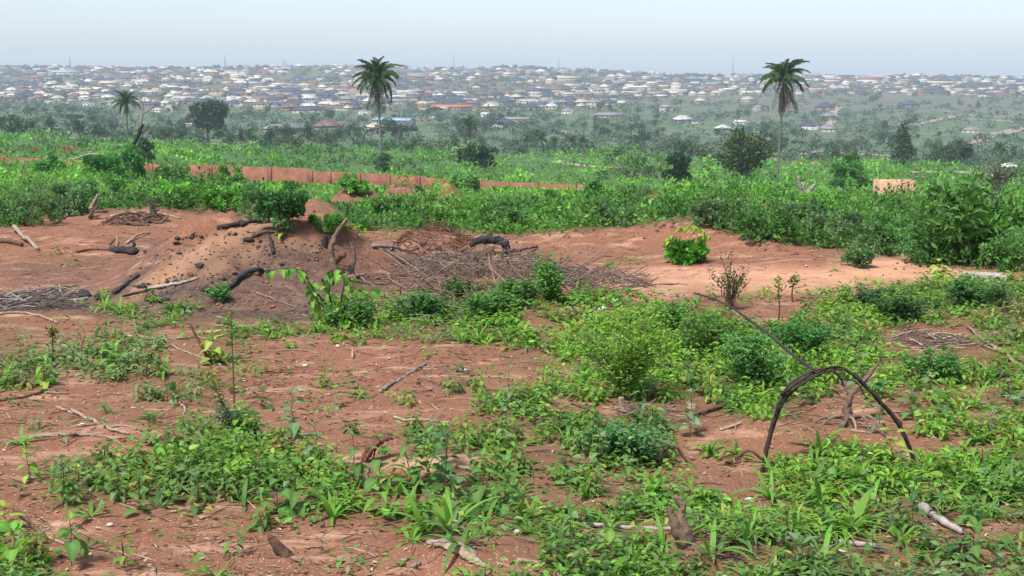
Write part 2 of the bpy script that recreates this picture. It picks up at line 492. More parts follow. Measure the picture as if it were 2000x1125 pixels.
# ---- ground sheet
def build_ground():
    ys = np.concatenate([-np.exp(np.linspace(math.log(70), math.log(2), 14)), [0, 2], np.exp(np.linspace(math.log(3.4), math.log(17), 300)),
                         np.exp(np.linspace(math.log(17.3), math.log(6400), 230))])
    u = np.linspace(-1, 1, 421)
    e = np.exp(np.linspace(math.log(.02), math.log(1), 24))
    Y = ys[:, None]
    a = np.abs(Y)
    w = .42 * np.maximum(a, 3) + .6
    inner = u[None, :] * w
    outer = w + e[None, :] * (25 + a * 1.1)
    X = np.concatenate([-outer[:, ::-1], inner, outer], 1)
    Y = np.broadcast_to(Y, X.shape)
    Z = H(X, Y)
    n, m = X.shape
    V = np.stack([X, Y, Z], -1).reshape(-1, 3)
    i = np.arange(n - 1)[:, None] * m + np.arange(m - 1)[None, :]
    Q = np.stack([i, i + 1, i + m + 1, i + m], -1).reshape(-1, 4)
    x, y, z = V.T
    px, py = project(x, y, z)
    ok = (y > 3) & (y < 19)
    okb = (y > 14) & (y < 60)
    def blob(cx, cy, rx, ry, soft=.5, rot=0):
        dx, dy = px - cx, py - cy
        c, s = math.cos(rot), math.sin(rot)
        q = np.sqrt(((c * dx + s * dy) / rx) ** 2 + ((-s * dx + c * dy) / ry) ** 2)
        q = q + .42 * fbm(x * 1.7, y * 2.6, 40, 5)
        return np.clip((1 - q) / soft + .5, 0, 1) * ok
    sand = np.max([blob(1600, 545, 420, 26), blob(1330, 545, 200, 22) * .9, blob(1800, 530, 200, 28), blob(1250, 560, 120, 25) * .6, blob(1900, 605, 120, 10) * .3], 0)
    tan = np.max([blob(385, 500, 170, 24, .6, -.52), blob(300, 545, 80, 20, .6, -.6) * .9, blob(590, 470, 60, 16) * .45, blob(450, 510, 80, 18, .6, -.4) * .6], 0)
    ash = np.max([blob(480, 545, 265, 85, .6) * .74, blob(270, 545, 60, 20, .5, -.6) * .95, blob(330, 578, 120, 18) * .95, blob(520, 455, 70, 16) * .8, blob(440, 530, 50, 10, .5, -.3) * .8, blob(250, 570, 70, 26, .5, -.4) * .7, blob(420, 612, 260, 14) * .8, blob(50, 590, 150, 17), blob(250, 560, 60, 16, .6, -.5), blob(540, 610, 110, 18) * .8, blob(380, 570, 90, 20) * .8, blob(560, 500, 80, 40) * .8, blob(330, 585, 160, 22) * .75, blob(620, 560, 120, 40) * .5, blob(680, 520, 70, 40) * .45, blob(470, 560, 70, 20) * .5, blob(150, 535, 170, 34) * .34,
                  blob(600, 500, 60, 22) * .4, blob(320, 605, 60, 12) * .7, blob(865, 465, 80, 18) * .35, blob(310, 500, 40, 12) * .5], 0)
    hedge = in_hedge(px, py, y) & (y > 0)
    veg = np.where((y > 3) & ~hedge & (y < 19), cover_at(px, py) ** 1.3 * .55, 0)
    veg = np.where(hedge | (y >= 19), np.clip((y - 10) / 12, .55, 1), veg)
    bare = np.clip(vnoise(x / 5, y / 9, 31) * 1.6 - .75, 0, 1) * (y > 17) * (y < 90)
    for cx, cy, rx, ry in BARE: bare = np.maximum(bare, 1.33 * okb * np.clip(1.9 - np.sqrt(((x - cx) / rx) ** 2 + ((y - cy) / ry) ** 2), 0, 1))
    bare = np.clip(bare, 0, 1.33)
    veg = veg * (1 - .75 * bare)
    me = mesh_np('ground', V, Q, smooth=True)
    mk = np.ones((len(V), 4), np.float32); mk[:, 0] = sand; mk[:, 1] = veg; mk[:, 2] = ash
    me.color_attributes.new('mask', 'FLOAT_COLOR', 'POINT').data.foreach_set('color', mk.ravel())
    mk2 = np.ones((len(V), 4), np.float32); mk2[:, 0] = tan; mk2[:, 1] = np.clip((y - 60) / 120, 0, 1); mk2[:, 2] = np.clip((y - 380) / 250, 0, 1)
    me.color_attributes.new('mask_two', 'FLOAT_COLOR', 'POINT').data.foreach_set('color', mk2.ravel())
    m_, t, out = new_mat('ground_soil')
    co = obj_co(t)
    k1 = N(t, 'ShaderNodeSeparateColor', {0: N(t, 'ShaderNodeVertexColor', layer_name='mask').outputs[0]}).outputs
    k2 = N(t, 'ShaderNodeSeparateColor', {0: N(t, 'ShaderNodeVertexColor', layer_name='mask_two').outputs[0]}).outputs
    n_big, n_mid, n_fine, n_grit = noise(t, .55, 4, co), noise(t, 3.2, 5, co, .65), noise(t, 22, 4, co, .7), noise(t, 90, 3, co, .7)
    soil = mix(t, ramp(t, n_big, .38, .64), lin(172, 131, 108), lin(192, 155, 132))
    soil = mix(t, ramp(t, n_mid, .42, .62), soil, lin(154, 110, 89))
    soil = mix(t, 1.0, soil, ramp(t, n_fine, .3, .7, (.66, .64, .62), (1.2, 1.18, 1.15)), 'MULTIPLY')
    soil = mix(t, ramp(t, n_grit, .60, .74), soil, lin(204, 168, 140))
    soil = mix(t, ramp(t, n_grit, .40, .27), soil, lin(120, 82, 62))
    n_blot = noise(t, 1.3, 6, co, .72); n_streak = noise(t, 5.5, 5, N(t, 'ShaderNodeMapping', {'Vector': co, 'Scale': (.35, 1.0, 1.0)}).outputs[0], .7)
    soil = mix(t, ramp(t, n_blot, .52, .70), soil, lin(122, 80, 64))
    soil = mix(t, ramp(t, n_streak, .53, .78), soil, lin(194, 156, 130))
    sandc = mix(t, ramp(t, n_mid, .35, .65), lin(186, 142, 113), lin(162, 117, 91))
    c = mix(t, k1[0], soil, sandc)
    tanc = mix(t, ramp(t, n_fine, .35, .65), lin(146, 118, 94), lin(136, 98, 72))
    ashc = mix(t, ramp(t, n_fine, .35, .6), (.016, .014, .013), (.085, .064, .056))
    c = mix(t, math_(t, 'MULTIPLY', k1[2], ramp(t, n_mid, .3, .55, (.55, .55, .55))), c, ashc)
    c = mix(t, math_(t, 'MULTIPLY', k2[0], ramp(t, n_mid, .28, .6, (.35, .35, .35))), c, tanc)
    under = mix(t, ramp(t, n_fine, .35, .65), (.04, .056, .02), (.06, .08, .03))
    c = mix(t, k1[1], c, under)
    # farther off: fields of low growth, with paler dry ground between
    f1, f2, f3 = noise(t, .035, 5, co, .62), noise(t, .011, 5, co, .6), noise(t, .22, 4, co, .7)
    field = mix(t, ramp(t, f1, .36, .62), (.055, .115, .028), (.085, .165, .035))
    field = mix(t, ramp(t, f3, .40, .66), field, (.034, .07, .024))
    c = mix(t, k2[1], c, field)
    vall = mix(t, ramp(t, f1, .36, .62), (.058, .10, .042), (.125, .18, .078))
    vall = mix(t, ramp(t, f2, .54, .66), vall, (.17, .135, .09))
    vall = mix(t, ramp(t, f3, .44, .64), vall, (.026, .046, .024))
    sep = N(t, 'ShaderNodeSeparateXYZ', {0: co}).outputs[1]
    vall = mix(t, N(t, 'ShaderNodeMapRange', {0: sep, 1: 1250.0, 2: 1700.0, 3: 0.0, 4: .6}).outputs[0], vall, ramp(t, f1, .35, .65, (.075, .062, .055), (.16, .125, .10)))
    c = mix(t, k2[2], c, vall)
    b1 = N(t, 'ShaderNodeBump', {'Strength': .55, 'Distance': .03, 'Height': n_mid}).outputs[0]
    b2 = N(t, 'ShaderNodeBump', {'Strength': .65, 'Distance': .012, 'Height': n_fine, 'Normal': b1}).outputs[0]
    b3 = N(t, 'ShaderNodeBump', {'Strength': .5, 'Distance': .004, 'Height': n_grit, 'Normal': b2}).outputs[0]
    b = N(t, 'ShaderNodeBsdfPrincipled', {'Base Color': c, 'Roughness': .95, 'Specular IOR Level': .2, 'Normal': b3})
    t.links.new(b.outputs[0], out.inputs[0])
    me.materials.append(m_)
    tag(link('ground', me), kind='structure')
build_ground()

# ---- dirt roads on the far slope: ribbons lying on the land
def road(name, pts, width, mat):
    p = np.array([ground_at(*q) for q in pts])
    line = smoothline(p, 24)
    seg = np.concatenate([[0], np.cumsum(np.linalg.norm(np.diff(line[:, :2], axis=0), axis=1))])
    s = np.linspace(0, seg[-1], int(max(20, seg[-1] / 6)))
    x = np.interp(s, seg, line[:, 0]); y = np.interp(s, seg, line[:, 1])
    T = norm(np.stack([np.gradient(x), np.gradient(y)], 1))
    Nn = np.stack([-T[:, 1], T[:, 0]], 1)
    w = width * (1 + .25 * vnoise(s / 30, s * 0, 3))
    rows = []
    for k in (-.5, -.17, .17, .5):
        X = x + Nn[:, 0] * w * k; Y = y + Nn[:, 1] * w * k
        rows.append(np.stack([X, Y, H(X, Y) + .35 - .3 * (abs(k) > .4)], 1))
    V = np.stack(rows, 1).reshape(-1, 3)
    q = [[i * 4 + j, i * 4 + j + 1, i * 4 + 5 + j, i * 4 + 4 + j] for i in range(len(s) - 1) for j in range(3)]
    tag(link(name, mesh_np(name, V, q, mat=mat)), kind='structure')
road('dirt_road', [(1735, 258), (1790, 243), (1850, 230), (1880, 224), (1940, 227), (2040, 231), (2150, 236)], 9, M['road'])
road('dirt_road', [(1850, 229), (1910, 233), (1970, 237), (2080, 243)], 7, M['road'])
road('dirt_road', [(1900, 283), (1925, 268), (1970, 257), (2010, 248), (2080, 236)], 13, M['road'])
road('dirt_road', [(1610, 252), (1622, 240), (1632, 228), (1628, 218), (1640, 210)], 8, M['road'])
road('dirt_road', [(2060, 356), (1985, 349), (1930, 341), (1840, 336), (1760, 338)], 4.5, M['road'])
road('footpath', [(1560, 302), (1600, 296), (1660, 300), (1760, 306)], 3.5, M['road'])
road('footpath', [(1080, 317), (1120, 322), (1180, 328), (1260, 330)], 2.2, M['road'])
road('footpath', [(130, 270), (220, 272), (300, 275), (440, 282)], 3, M['road'])

# ---- haze: one closed box round the whole scene
def build_haze():
    mb = MB(); box(mb, (-9500, -120, -140), (9500, 6900, 95))
    m, t, out = new_mat('haze')
    v = N(t, 'ShaderNodeVolumePrincipled', {'Color': (.70, .81, .945, 1), 'Density': HAZE, 'Anisotropy': 0.0})
    t.links.new(v.outputs[0], out.inputs['Volume'])
    tag(mb.obj('haze', m), kind='stuff')
build_haze()

# ================================================================== HOUSES ON THE FAR SLOPE
ROOFS = dict(charcoal=lin(66, 70, 88), white=lin(196, 193, 186), cream=lin(182, 172, 152), brown=lin(120, 90, 78), rust=lin(176, 106, 84), blue=lin(140, 170, 196), grey=lin(132, 130, 130))
WALLS = dict(cream=lin(168, 156, 134), white=lin(188, 184, 176), grey=lin(112, 108, 102), bare=lin(120, 96, 78), tan=lin(134, 112, 90))
def slab_roof(mb, pts, t=.25):
    """roof panels given as polygons with a thickness, so that the eaves are solid"""
    for p in pts:
        p = np.asarray(p, float); n = len(p)
        lo = p - np.array([0, 0, t])
        q = [[i, (i + 1) % n, n + (i + 1) % n, n + i] for i in range(n)]
        if n == 4: mb.add(np.vstack([p, lo]), [[0, 1, 2, 3], [7, 6, 5, 4]] + [[a, d, c, b] for a, b, c, d in q])
        else: mb.add(np.vstack([p, lo]), [[a, d, c, b] for a, b, c, d in q], [[0, 1, 2], [5, 4, 3]])
def hip(mb, x0, x1, y0, y1, z, r, o=.6):
    x0, x1, y0, y1 = x0 - o, x1 + o, y0 - o, y1 + o
    w, d = x1 - x0, y1 - y0
    if w >= d:
        a, b = (x0 + d / 2, (y0 + y1) / 2, z + r), (x1 - d / 2 + .01, (y0 + y1) / 2, z + r)
        P = [[(x0, y0, z), (x1, y0, z), b, a], [(x1, y1, z), (x0, y1, z), a, b]]
        Tn = [[(x1, y0, z), (x1, y1, z), b], [(x0, y1, z), (x0, y0, z), a]]
    else:
        a, b = ((x0 + x1) / 2, y0 + w / 2, z + r), ((x0 + x1) / 2, y1 - w / 2, z + r)
        P = [[(x0, y1, z), (x0, y0, z), a, b], [(x1, y0, z), (x1, y1, z), b, a]]
        Tn = [[(x0, y0, z), (x1, y0, z), a], [(x1, y1, z), (x0, y1, z), b]]
    slab_roof(mb, P); slab_roof(mb, Tn)
def gable(mb, x0, x1, y0, y1, z, r, o=.5):
    x0, x1, y0, y1 = x0 - o, x1 + o, y0 - o, y1 + o
    ym = (y0 + y1) / 2
    slab_roof(mb, [[(x0, y0, z), (x1, y0, z), (x1, ym, z + r), (x0, ym, z + r)], [(x1, y1, z), (x0, y1, z), (x0, ym, z + r), (x1, ym, z + r)]])
def house_meshes(kind, w, d, h, r):
    wl, rf, wins = MB(), MB(), []
    hw, hd = w / 2, d / 2
    box(wl, (-hw, -hd, -4), (hw, hd, h))
    if kind == 'hip': hip(rf, -hw, hw, -hd, hd, h + .2, r)
    elif kind == 'gable':
        gable(rf, -hw, hw, -hd, hd, h + .2, r)
        wl.add([(-hw, -hd, h), (-hw, hd, h), (-hw, 0, h + r * .92), (hw, -hd, h), (hw, hd, h), (hw, 0, h + r * .92)], None, [[0, 2, 1], [3, 4, 5]])
    elif kind == 'wing':
        box(wl, (-hw * .9, -hd - 4, -4), (-hw * .15, -hd - .01, h)); hip(rf, -hw, hw, -hd, hd, h + .2, r); hip(rf, -hw * .9, -hw * .15, -hd - 4, 0, h + .15, r * .78)
    elif kind == 'tall':
        hip(rf, -hw, hw, -hd, hd, h + .2, r)
        box(wl, (-hw - .25, -hd - .25, h * .47), (hw + .25, hd + .25, h * .52))
    elif kind == 'flat':
        box(rf, (-hw - .3, -hd - .3, h + .01), (hw + .3, hd + .3, h + .45))
    elif kind == 'shell':
        box(rf, (-hw - .15, -hd - .15, h + .01), (hw + .15, hd + .15, h + .2))
    return wl.mesh('wall'), rf.mesh('roof')
HK = {'hip': [('hip', 14, 10, 3.4, 3.4), ('hip', 17, 12, 3.6, 4.2), ('wing', 18, 11, 3.6, 4.0), ('hip', 12, 12, 3.4, 4.6)], 'gable': [('gable', 15, 9, 3.2, 2.4), ('gable', 24, 9, 3.2, 2.2)],
      'long': [('hip', 30, 10, 3.4, 3.0), ('gable', 38, 10, 3.6, 2.2)], 'tall': [('tall', 15, 12, 7.0, 3.8)], 'flat': [('flat', 12, 9, 3.6, 0)], 'shell': [('shell', 11, 8, 3.4, 0)]}
HM = {k: [house_meshes(*a) + (a,) for a in v] for k, v in HK.items()}
def painted(name, rgb, src):
    m = bpy.data.materials.get(name)
    if m: return m
    m, t, out = new_mat(name)
    co = obj_co(t)
    c = mix(t, ramp(t, noise(t, .45, 4, co), .35, .7), rgb, tuple(x * .78 for x in rgb))
    b = N(t, 'ShaderNodeBsdfPrincipled', {'Base Color': c, 'Roughness': .55 if src == 'roof' else .88})
    t.links.new(b.outputs[0], out.inputs[0])
    return m
for k in HM:
    for wm, rm, _ in HM[k]:
        wm.materials.append(painted('wall_paint_cream', WALLS['cream'], 'wall')); rm.materials.append(painted('roof_sheet_grey', ROOFS['grey'], 'roof'))
wpane = MB(); box(wpane, (-.6, -.05, 0), (.6, .06, 1.2)); wpane = wpane.mesh('window', painted('dark_window', (.03, .035, .04), 'wall'))
wdoor = MB(); box(wdoor, (-.55, -.05, 0), (.55, .06, 2.1)); wdoor = wdoor.mesh('door', painted('dark_door', (.10, .06, .04), 'wall'))
def set_mat(o, m):
    o.material_slots[0].link = 'OBJECT'; o.material_slots[0].material = m
NAMEOF = {'hip': 'hip-roofed house', 'wing': 'hip-roofed house with front wing', 'gable': 'gable-roofed house', 'tall': 'two-storey house', 'flat': 'flat-topped house', 'shell': 'roofless house shell'}
def put_house(px, y, kind, roof, wall, s=1.0, rz=None, sub=None, label=None):
    vs = HM[kind]; wm, rm, a = vs[sub if sub is not None else random.randrange(len(vs))]
    p = ground_x(px, y)
    name = 'two_storey_house' if kind == 'tall' else 'house'
    e = empty(name, p, random.uniform(-.6, .6) if rz is None else rz, s)
    w = link('wall', wm, e); set_mat(w, painted('wall_paint_' + wall, WALLS[wall], 'wall'))
    r = link('roof', rm, e); set_mat(r, painted('roof_sheet_' + roof, ROOFS[roof], 'roof') if kind != 'shell' else painted('wall_paint_' + wall, WALLS[wall], 'wall'))
    wpx = a[1] * s * F / y
    if wpx > 17:
        nw = 3 if a[1] < 20 else 6
        for fl in range(2 if kind == 'tall' else 1):
            for i in range(nw):
                x = (i + .5) / nw * a[1] - a[1] / 2
                if kind == 'wing' and -a[1] * .46 < x < -a[1] * .06: continue
                if i == nw // 2 and fl == 0: o = link('door', wdoor, e); o.location = (x, -a[2] / 2 - .05, 0)
                else: o = link('window', wpane, e); o.location = (x, -a[2] / 2 - .05, 1.1 + fl * 3.4)
    if kind == 'long': what = 'long low house'
    else: what = NAMEOF[a[0]]
    colr = {'charcoal': 'dark', 'white': 'white', 'cream': 'pale', 'brown': 'brown', 'rust': 'rust-red', 'blue': 'light blue', 'grey': 'grey'}[roof]
    wallw = {'cream': 'cream', 'white': 'white', 'grey': 'grey', 'bare': 'bare', 'tan': 'tan'}[wall]
    d = f'{wallw} {what}' if kind == 'shell' else f'{colr} {what} with {wallw} walls' if kind in ('tall', 'flat', 'gable', 'long') else f'{colr} {what}'
    e['category'] = 'house'; e['group'] = 'houses of the hillside town'
    if label: e['label'] = label
    else: auto(e, d, 'house', 'houses of the hillside town', 'far')
    return e
def y_for(px, py):                                  # depth at which the far slope stands at that height of the picture
    return ground_at(px, py)[1]
taken = []
def free(px, py, w):
    for a, b, c in taken:
        if abs(a - px) < (w + c) * .5 and abs(b - py) < 3.4: return False
    return True
def key_house(px, py, *a, **k):
    y = y_for(px, py); taken.append((px, py, 26)); return put_house(px, y, *a, **k)
KH = [(602, 221, 'long', 'charcoal', 'cream', 1.05, .05, 0, 'long dark-roofed house at the foot of the town above the round dark tree'),
      (605, 198, 'hip', 'white', 'white', 1.1, .1, 1, 'bright white broad-roofed house uphill of the long dark-roofed house'),
      (897, 186, 'long', 'white', 'white', .9, .0, 0, 'long house under a bright white roof in the middle of the town'),
      (712, 224, 'flat', 'white', 'white', 1.0, .05, 0, 'white flat-topped house in the bushes beside the tall central palm'),
      (722, 203, 'hip', 'white', 'cream', 1.0, .1, 1, 'white hip-roofed house half hidden by the dead fronds of the central palm'),
      (174, 208, 'flat', 'white', 'white', 1.0, .1, 0, 'small white flat-topped house in the trees below the long blue roof'),
      (318, 219, 'long', 'cream', 'white', .7, .0, 0, 'long pale low house just behind the bare dead tree'),
      (340, 188, 'hip', 'white', 'white', 1.0, .2, 1, 'white-roofed house above and beyond the bare dead tree'),
      (125, 146, 'long', 'blue', 'cream', 1.5, .03, 1, 'very long light blue roof high in the town under the short mast'),
      (1333, 240, 'hip', 'white', 'grey', 1.0, .15, 2, 'white-roofed house alone in the green above the grey-stemmed bush'),
      (1362, 241, 'hip', 'charcoal', 'white', .8, .1, 0, 'dark-roofed house touching the lone white-roofed house'),
      (1368, 202, 'hip', 'cream', 'cream', 1.0, .0, 1, 'pale hip-roofed house by itself on the upper green clearing'),
      (1445, 243, 'gable', 'white', 'white', .8, .2, 0, 'small white gabled house low in the green before the roadside palm'),
      (1412, 258, 'hip', 'white', 'tan', .95, .1, 0, 'white-roofed tan house peeping over the top of the bare-branched bush'),
      (1610, 216, 'hip', 'charcoal', 'tan', 1.25, -.15, 2, 'dark-roofed house at the top end of the pale winding track'),
      (1593, 181, 'gable', 'rust', 'cream', 1.1, .0, 0, 'rust-red roofed house against the town edge beyond the roadside palm'),
      (1778, 210, 'hip', 'charcoal', 'grey', 1.15, .1, 1, 'lone dark hip roof standing in the open green slope'),
      (1717, 182, 'hip', 'white', 'white', 1.0, .3, 0, 'gleaming white roof at the lower edge of the town'),
      (1907, 158, 'tall', 'charcoal', 'white', 1.2, .1, 0, 'big dark-roofed two-storey house breaking the skyline'),
      (1620, 258, 'hip', 'grey', 'cream', .9, .1, 0, 'grey-roofed house where the pale winding track begins'),
      (1720, 246, 'hip', 'charcoal', 'tan', .7, .1, 0, 'small dark hut roof beside the bend of the pale road'),
      (1190, 231, 'long', 'grey', 'tan', 1.0, .0, 0, 'long tan house before the conical dark tree'),
      (1038, 215, 'wing', 'charcoal', 'cream', 1.0, .1, 2, 'dark-roofed house with wing at the low corner of the town'),
      (262, 131, 'tall', 'charcoal', 'cream', .95, .2, 0, 'tower-like cream house rising over the skyline roofs'),
      (68, 131, 'hip', 'brown', 'cream', 1.6, .1, 3, 'large brown domed hip roof on the skyline near the short mast'),
      (1106, 262, 'flat', 'cream', 'tan', .6, .1, 0, 'little tan block house among the valley palms'),
      (960, 215, 'hip', 'cream', 'tan', 1.2, .1, 1, 'tan broad-roofed house above the pair of dark valley trees'),
      (950, 228, 'gable', 'white', 'white', .8, .4, 0, 'white gabled house hiding behind the dark valley trees'),
      (1100, 133, 'long', 'cream', 'cream', 1.2, .0, 1, 'long pale block on the skyline at the foot of the thick mast')]
for kx, ky, kk, kr, kw, ks, kz, ksub, kl in KH:
    key_house(kx, ky, 'hip' if kk == 'wing' else kk, kr, kw, ks * .86, kz, ksub, label=kl)
def town_low(px): return np.interp(px, [0, 200, 350, 600, 900, 1150, 1300, 1450, 1600, 1750, 2000], [198, 205, 212, 216, 216, 212, 190, 184, 184, 184, 190])
def crest(px): return np.interp(px, _PX, _PY[:, -1])
cand = []
for i in range(2200):                               # the ridge is built up densely as far as the road side
    px = random.uniform(1180, 2060); top, low = crest(px), town_low(px); cand.append((px, top + 1 + (low - top) * random.random() ** 1.1))
for i in range(14000):
    px = random.uniform(-60, 2060)
    top, low = crest(px), town_low(px)
    py = top + 1 + (low - top) * random.random() ** 1.15
    dens = .5 + .9 * float(vnoise(np.array([px / 60]), np.array([py / 10]), 77)[0])
    if random.random() > dens: continue
    cand.append((px, py))
for i in range(26): cand.append((random.uniform(300, 2000), random.uniform(195, 262)))
stuff_wall = {k: MB() for k in WALLS}; stuff_roof = {k: MB() for k in ROOFS}
spots = []
for px, py in cand:
    w = 11.5 * F / (2200) * (1.15 if py > 165 else .8)
    if free(px, py, w) and len(spots) < 1700:
        taken.append((px, py, w)); spots.append((px, py))
spots.sort(key=lambda q: -q[1])
n_house = 0
ex = MB()
for px, py in spots:
    y = y_for(px, py)
    if y > 3050: y = 2990
    kind = random.choices(['hip', 'gable', 'long', 'tall', 'flat', 'shell'], [52, 14, 9, 7, 9, 9])[0]
    roof = random.choices(list(ROOFS), [42, 9, 19, 12, 1.4, .6, 17])[0]
    wall = random.choices(list(WALLS), [34, 20, 14, 14, 18])[0]
    s = random.uniform(.6, 1.0) * (1.1 if y > 2300 else 1)
    if n_house < 268 and 0 < px < 2000:
        put_house(px, y, kind, roof, wall, s); n_house += 1
    else:
        wm, rm, a = random.choice(HM[kind]); p = ground_x(px, y); an = random.uniform(-.6, .6)
        for me_, dst in ((wm, stuff_wall[wall]), (rm, stuff_roof[roof] if kind != 'shell' else stuff_wall[wall])):
            V = np.array([v.co[:] for v in me_.vertices]) * s
            V = np.stack([V[:, 0] * math.cos(an) - V[:, 1] * math.sin(an), V[:, 0] * math.sin(an) + V[:, 1] * math.cos(an), V[:, 2]], 1) + p
            dst.add(V, [list(f.vertices) for f in me_.polygons if len(f.vertices) == 4], [list(f.vertices) for f in me_.polygons if len(f.vertices) == 3])
town = MB()
for d, pal in ((stuff_wall, WALLS), (stuff_roof, ROOFS)):
    for k, mb in d.items():
        if mb.n: town.add(np.concatenate(mb.v), np.concatenate(mb.q), np.concatenate(mb.t) if mb.t else None, pal[k])
tag(town.obj('distant_houses', M['house']), kind='stuff')

# ---- masts on the skyline
def mast(px, top, hpx, label, wd=1.6, y=2950):
    p = ground_x(px, y); h = (p[2] * 0 + at(px, top, y)[2]) - p[2]
    e = empty('radio_mast', p); tag(e, label, 'mast', 'masts on the skyline')
    g = np.array([.22, .22, .24]) * 1.0
    for sx, sy in ((-1, -1), (1, -1), (1, 1), (-1, 1)):
        mb = MB(); tube(mb, [(sx * wd, sy * wd, -2), (sx * wd * .35, sy * wd * .35, h)], .28, 4, g); mb.obj('leg', M['metal'], e)
    mb = MB(); nz = max(5, int(h / 5))
    for i in range(nz):
        z0, z1 = h * i / nz, h * (i + 1) / nz; a = wd * (1 - .65 * i / nz); b = wd * (1 - .65 * (i + 1) / nz)
        for (x0, y0), (x1, y1) in (((-1, -1), (1, -1)), ((1, -1), (1, 1)), ((1, 1), (-1, 1)), ((-1, 1), (-1, -1))):
            tube(mb, [(x0 * a, y0 * a, z0), (x1 * b, y1 * b, z1)], .16, 3, g, cap=False)
    mb.obj('bracing', M['metal'], e)
    mb = MB(); tube(mb, [(0, 0, h - 1), (0, 0, h + 3)], .25, 5, g); mb.obj('antenna', M['metal'], e)
for px, top, lab, wd in ((137, 112, 'short lattice mast above the large brown domed roof', 1.5), (440, 106, 'thin tall mast just past the dark flat-crowned skyline tree', 1.2),
                         (553, 114, 'slim mast, first of a close pair over a dark wood', 1.0), (558, 116, 'slim mast, second of a close pair over a dark wood', 1.0), (708, 113, 'mast directly beside the crown of the central palm', 1.0),
                         (886, 107, 'tallest mast standing alone over the skyline trees', 1.6), (1091, 114, 'thick mast over the long pale skyline block', 2.0), (1431, 114, 'tapering mast close to the crown of the roadside palm', 1.5)):
    mast(px, top, 0, lab, wd)

# ================================================================== TREES
LG = 2.3
G_DARK, G_MID, G_BRIGHT, G_GREY, G_OLIVE, G_YEL = (.026, .062, .018), (.048, .115, .026), (.085, .19, .03), (.085, .125, .062), (.075, .095, .035), (.15, .24, .035)
def crown(mb, blobs, n, size, tint, zbias=.25, aspect=.6, lod=0):
    bl = np.array([b[:3] for b in blobs]); br = np.array([np.broadcast_to(b[3], ()) for b in blobs], float)
    idx = rng.choice(len(blobs), n, p=br ** 2 / (br ** 2).sum())
    d = rdir(n, -.75, 1)
    P = bl[idx] + d * br[idx, None] * rng.uniform(.55, 1.08, (n, 1)) * np.array([1, 1, .85])
    A = norm(d + rdir(n) * .8 + np.array([0, 0, zbias]))
    Nn = norm(d + rdir(n) * .7 + np.array([0, 0, .5]))
    sz = size * rng.uniform(.6, 1.35, n)
    bt = np.clip(rng.normal(1, .28, (len(blobs), 1)), .45, 1.7)[idx]
    leaves(mb, P, A, Nn, sz, sz * aspect, jit(np.array(tint) * LG, n, .2) * bt, lod)
def tree_proto(kind, tint, n=520, size=.7, seed=0):
    """trunk and crown of a tree about 8 m tall"""
    r = np.random.default_rng(seed)
    tr, cr = MB(), MB()
    blobs = []
    if kind == 'round':
        hgt, spread, base = 8, 2.6, 2.2
        for _ in range(15): d = rdir(1)[0]; blobs.append((d[0] * spread * .75, d[1] * spread * .75, 5.0 + d[2] * 2.0, r.uniform(.8, 1.4)))
    elif kind == 'spread':
        for _ in range(17):
            a = r.uniform(0, 6.28); q = r.uniform(.3, 1) ** .5 * 3.2
            blobs.append((q * math.cos(a), q * math.sin(a), r.uniform(3.4, 7.2) - q * .3, r.uniform(.6, 1.15)))
    elif kind == 'conical':
        for i in range(15):
            z = 1.6 + 6.2 * i / 14; q = (1 - i / 15) * 1.9 + .2; a = r.uniform(0, 6.28)
            blobs.append((q * .6 * math.cos(a), q * .6 * math.sin(a), z, .45 + q * .42))
    elif kind == 'umbrella':
        for _ in range(14):
            a = r.uniform(0, 6.28); q = r.uniform(.1, 1) ** .6 * 3.6
            blobs.append((q * math.cos(a), q * math.sin(a), 6.9 - q * q * .06 + r.uniform(-.3, .5), r.uniform(.6, 1.0)))
    elif kind == 'thicket':
        for _ in range(16):
            a = r.uniform(0, 6.28); q = r.uniform(0, 1) ** .5 * 4.2
            blobs.append((q * math.cos(a), q * math.sin(a), r.uniform(.8, 4.6) * (1 - (q / 6) ** 2), r.uniform(.8, 1.4)))
    elif kind == 'thin':
        for i in range(9):
            blobs.append((r.normal(0, .6), r.normal(0, .6), 2.5 + i * .6, r.uniform(.4, .8)))
    crown(cr, blobs, n, size, np.array(tint) * .46)
    top = max(b[2] for b in blobs)
    tube(tr, smoothline([(0, 0, -1), (r.normal(0, .1), r.normal(0, .1), 1.2), (r.normal(0, .25), r.normal(0, .25), top * .6), (r.normal(0, .3), 0, top * .9)], 4), np.linspace(.24, .06, 13), 6, rough=.06)
    for b in blobs[::2]:
        z0 = min(b[2] * .55, top * .5)
        tube(tr, smoothline([(0, 0, z0), (b[0] * .45, b[1] * .45, z0 + (b[2] - z0) * .6), b[:3]], 3), np.linspace(.09, .03, 7), 4)
    return tr.mesh('trunk', M['bark'], True), cr.mesh('crown', M['far_leaf'])
TP = {}
for kind, tints in (('round', (G_DARK, (.034, .072, .026), (.05, .085, .035))), ('spread', ((.04, .078, .026), G_OLIVE)), ('conical', ((.034, .06, .022),)), ('umbrella', ((.035, .06, .026),)),
                    ('thicket', ((.036, .075, .026), (.05, .095, .035), G_GREY)), ('thin', ((.055, .085, .035),))):
    for i, tcol in enumerate(tints): TP.setdefault(kind, []).append(tree_proto(kind, tcol, 560 if kind != 'thin' else 260, .72, len(TP) * 7 + i))
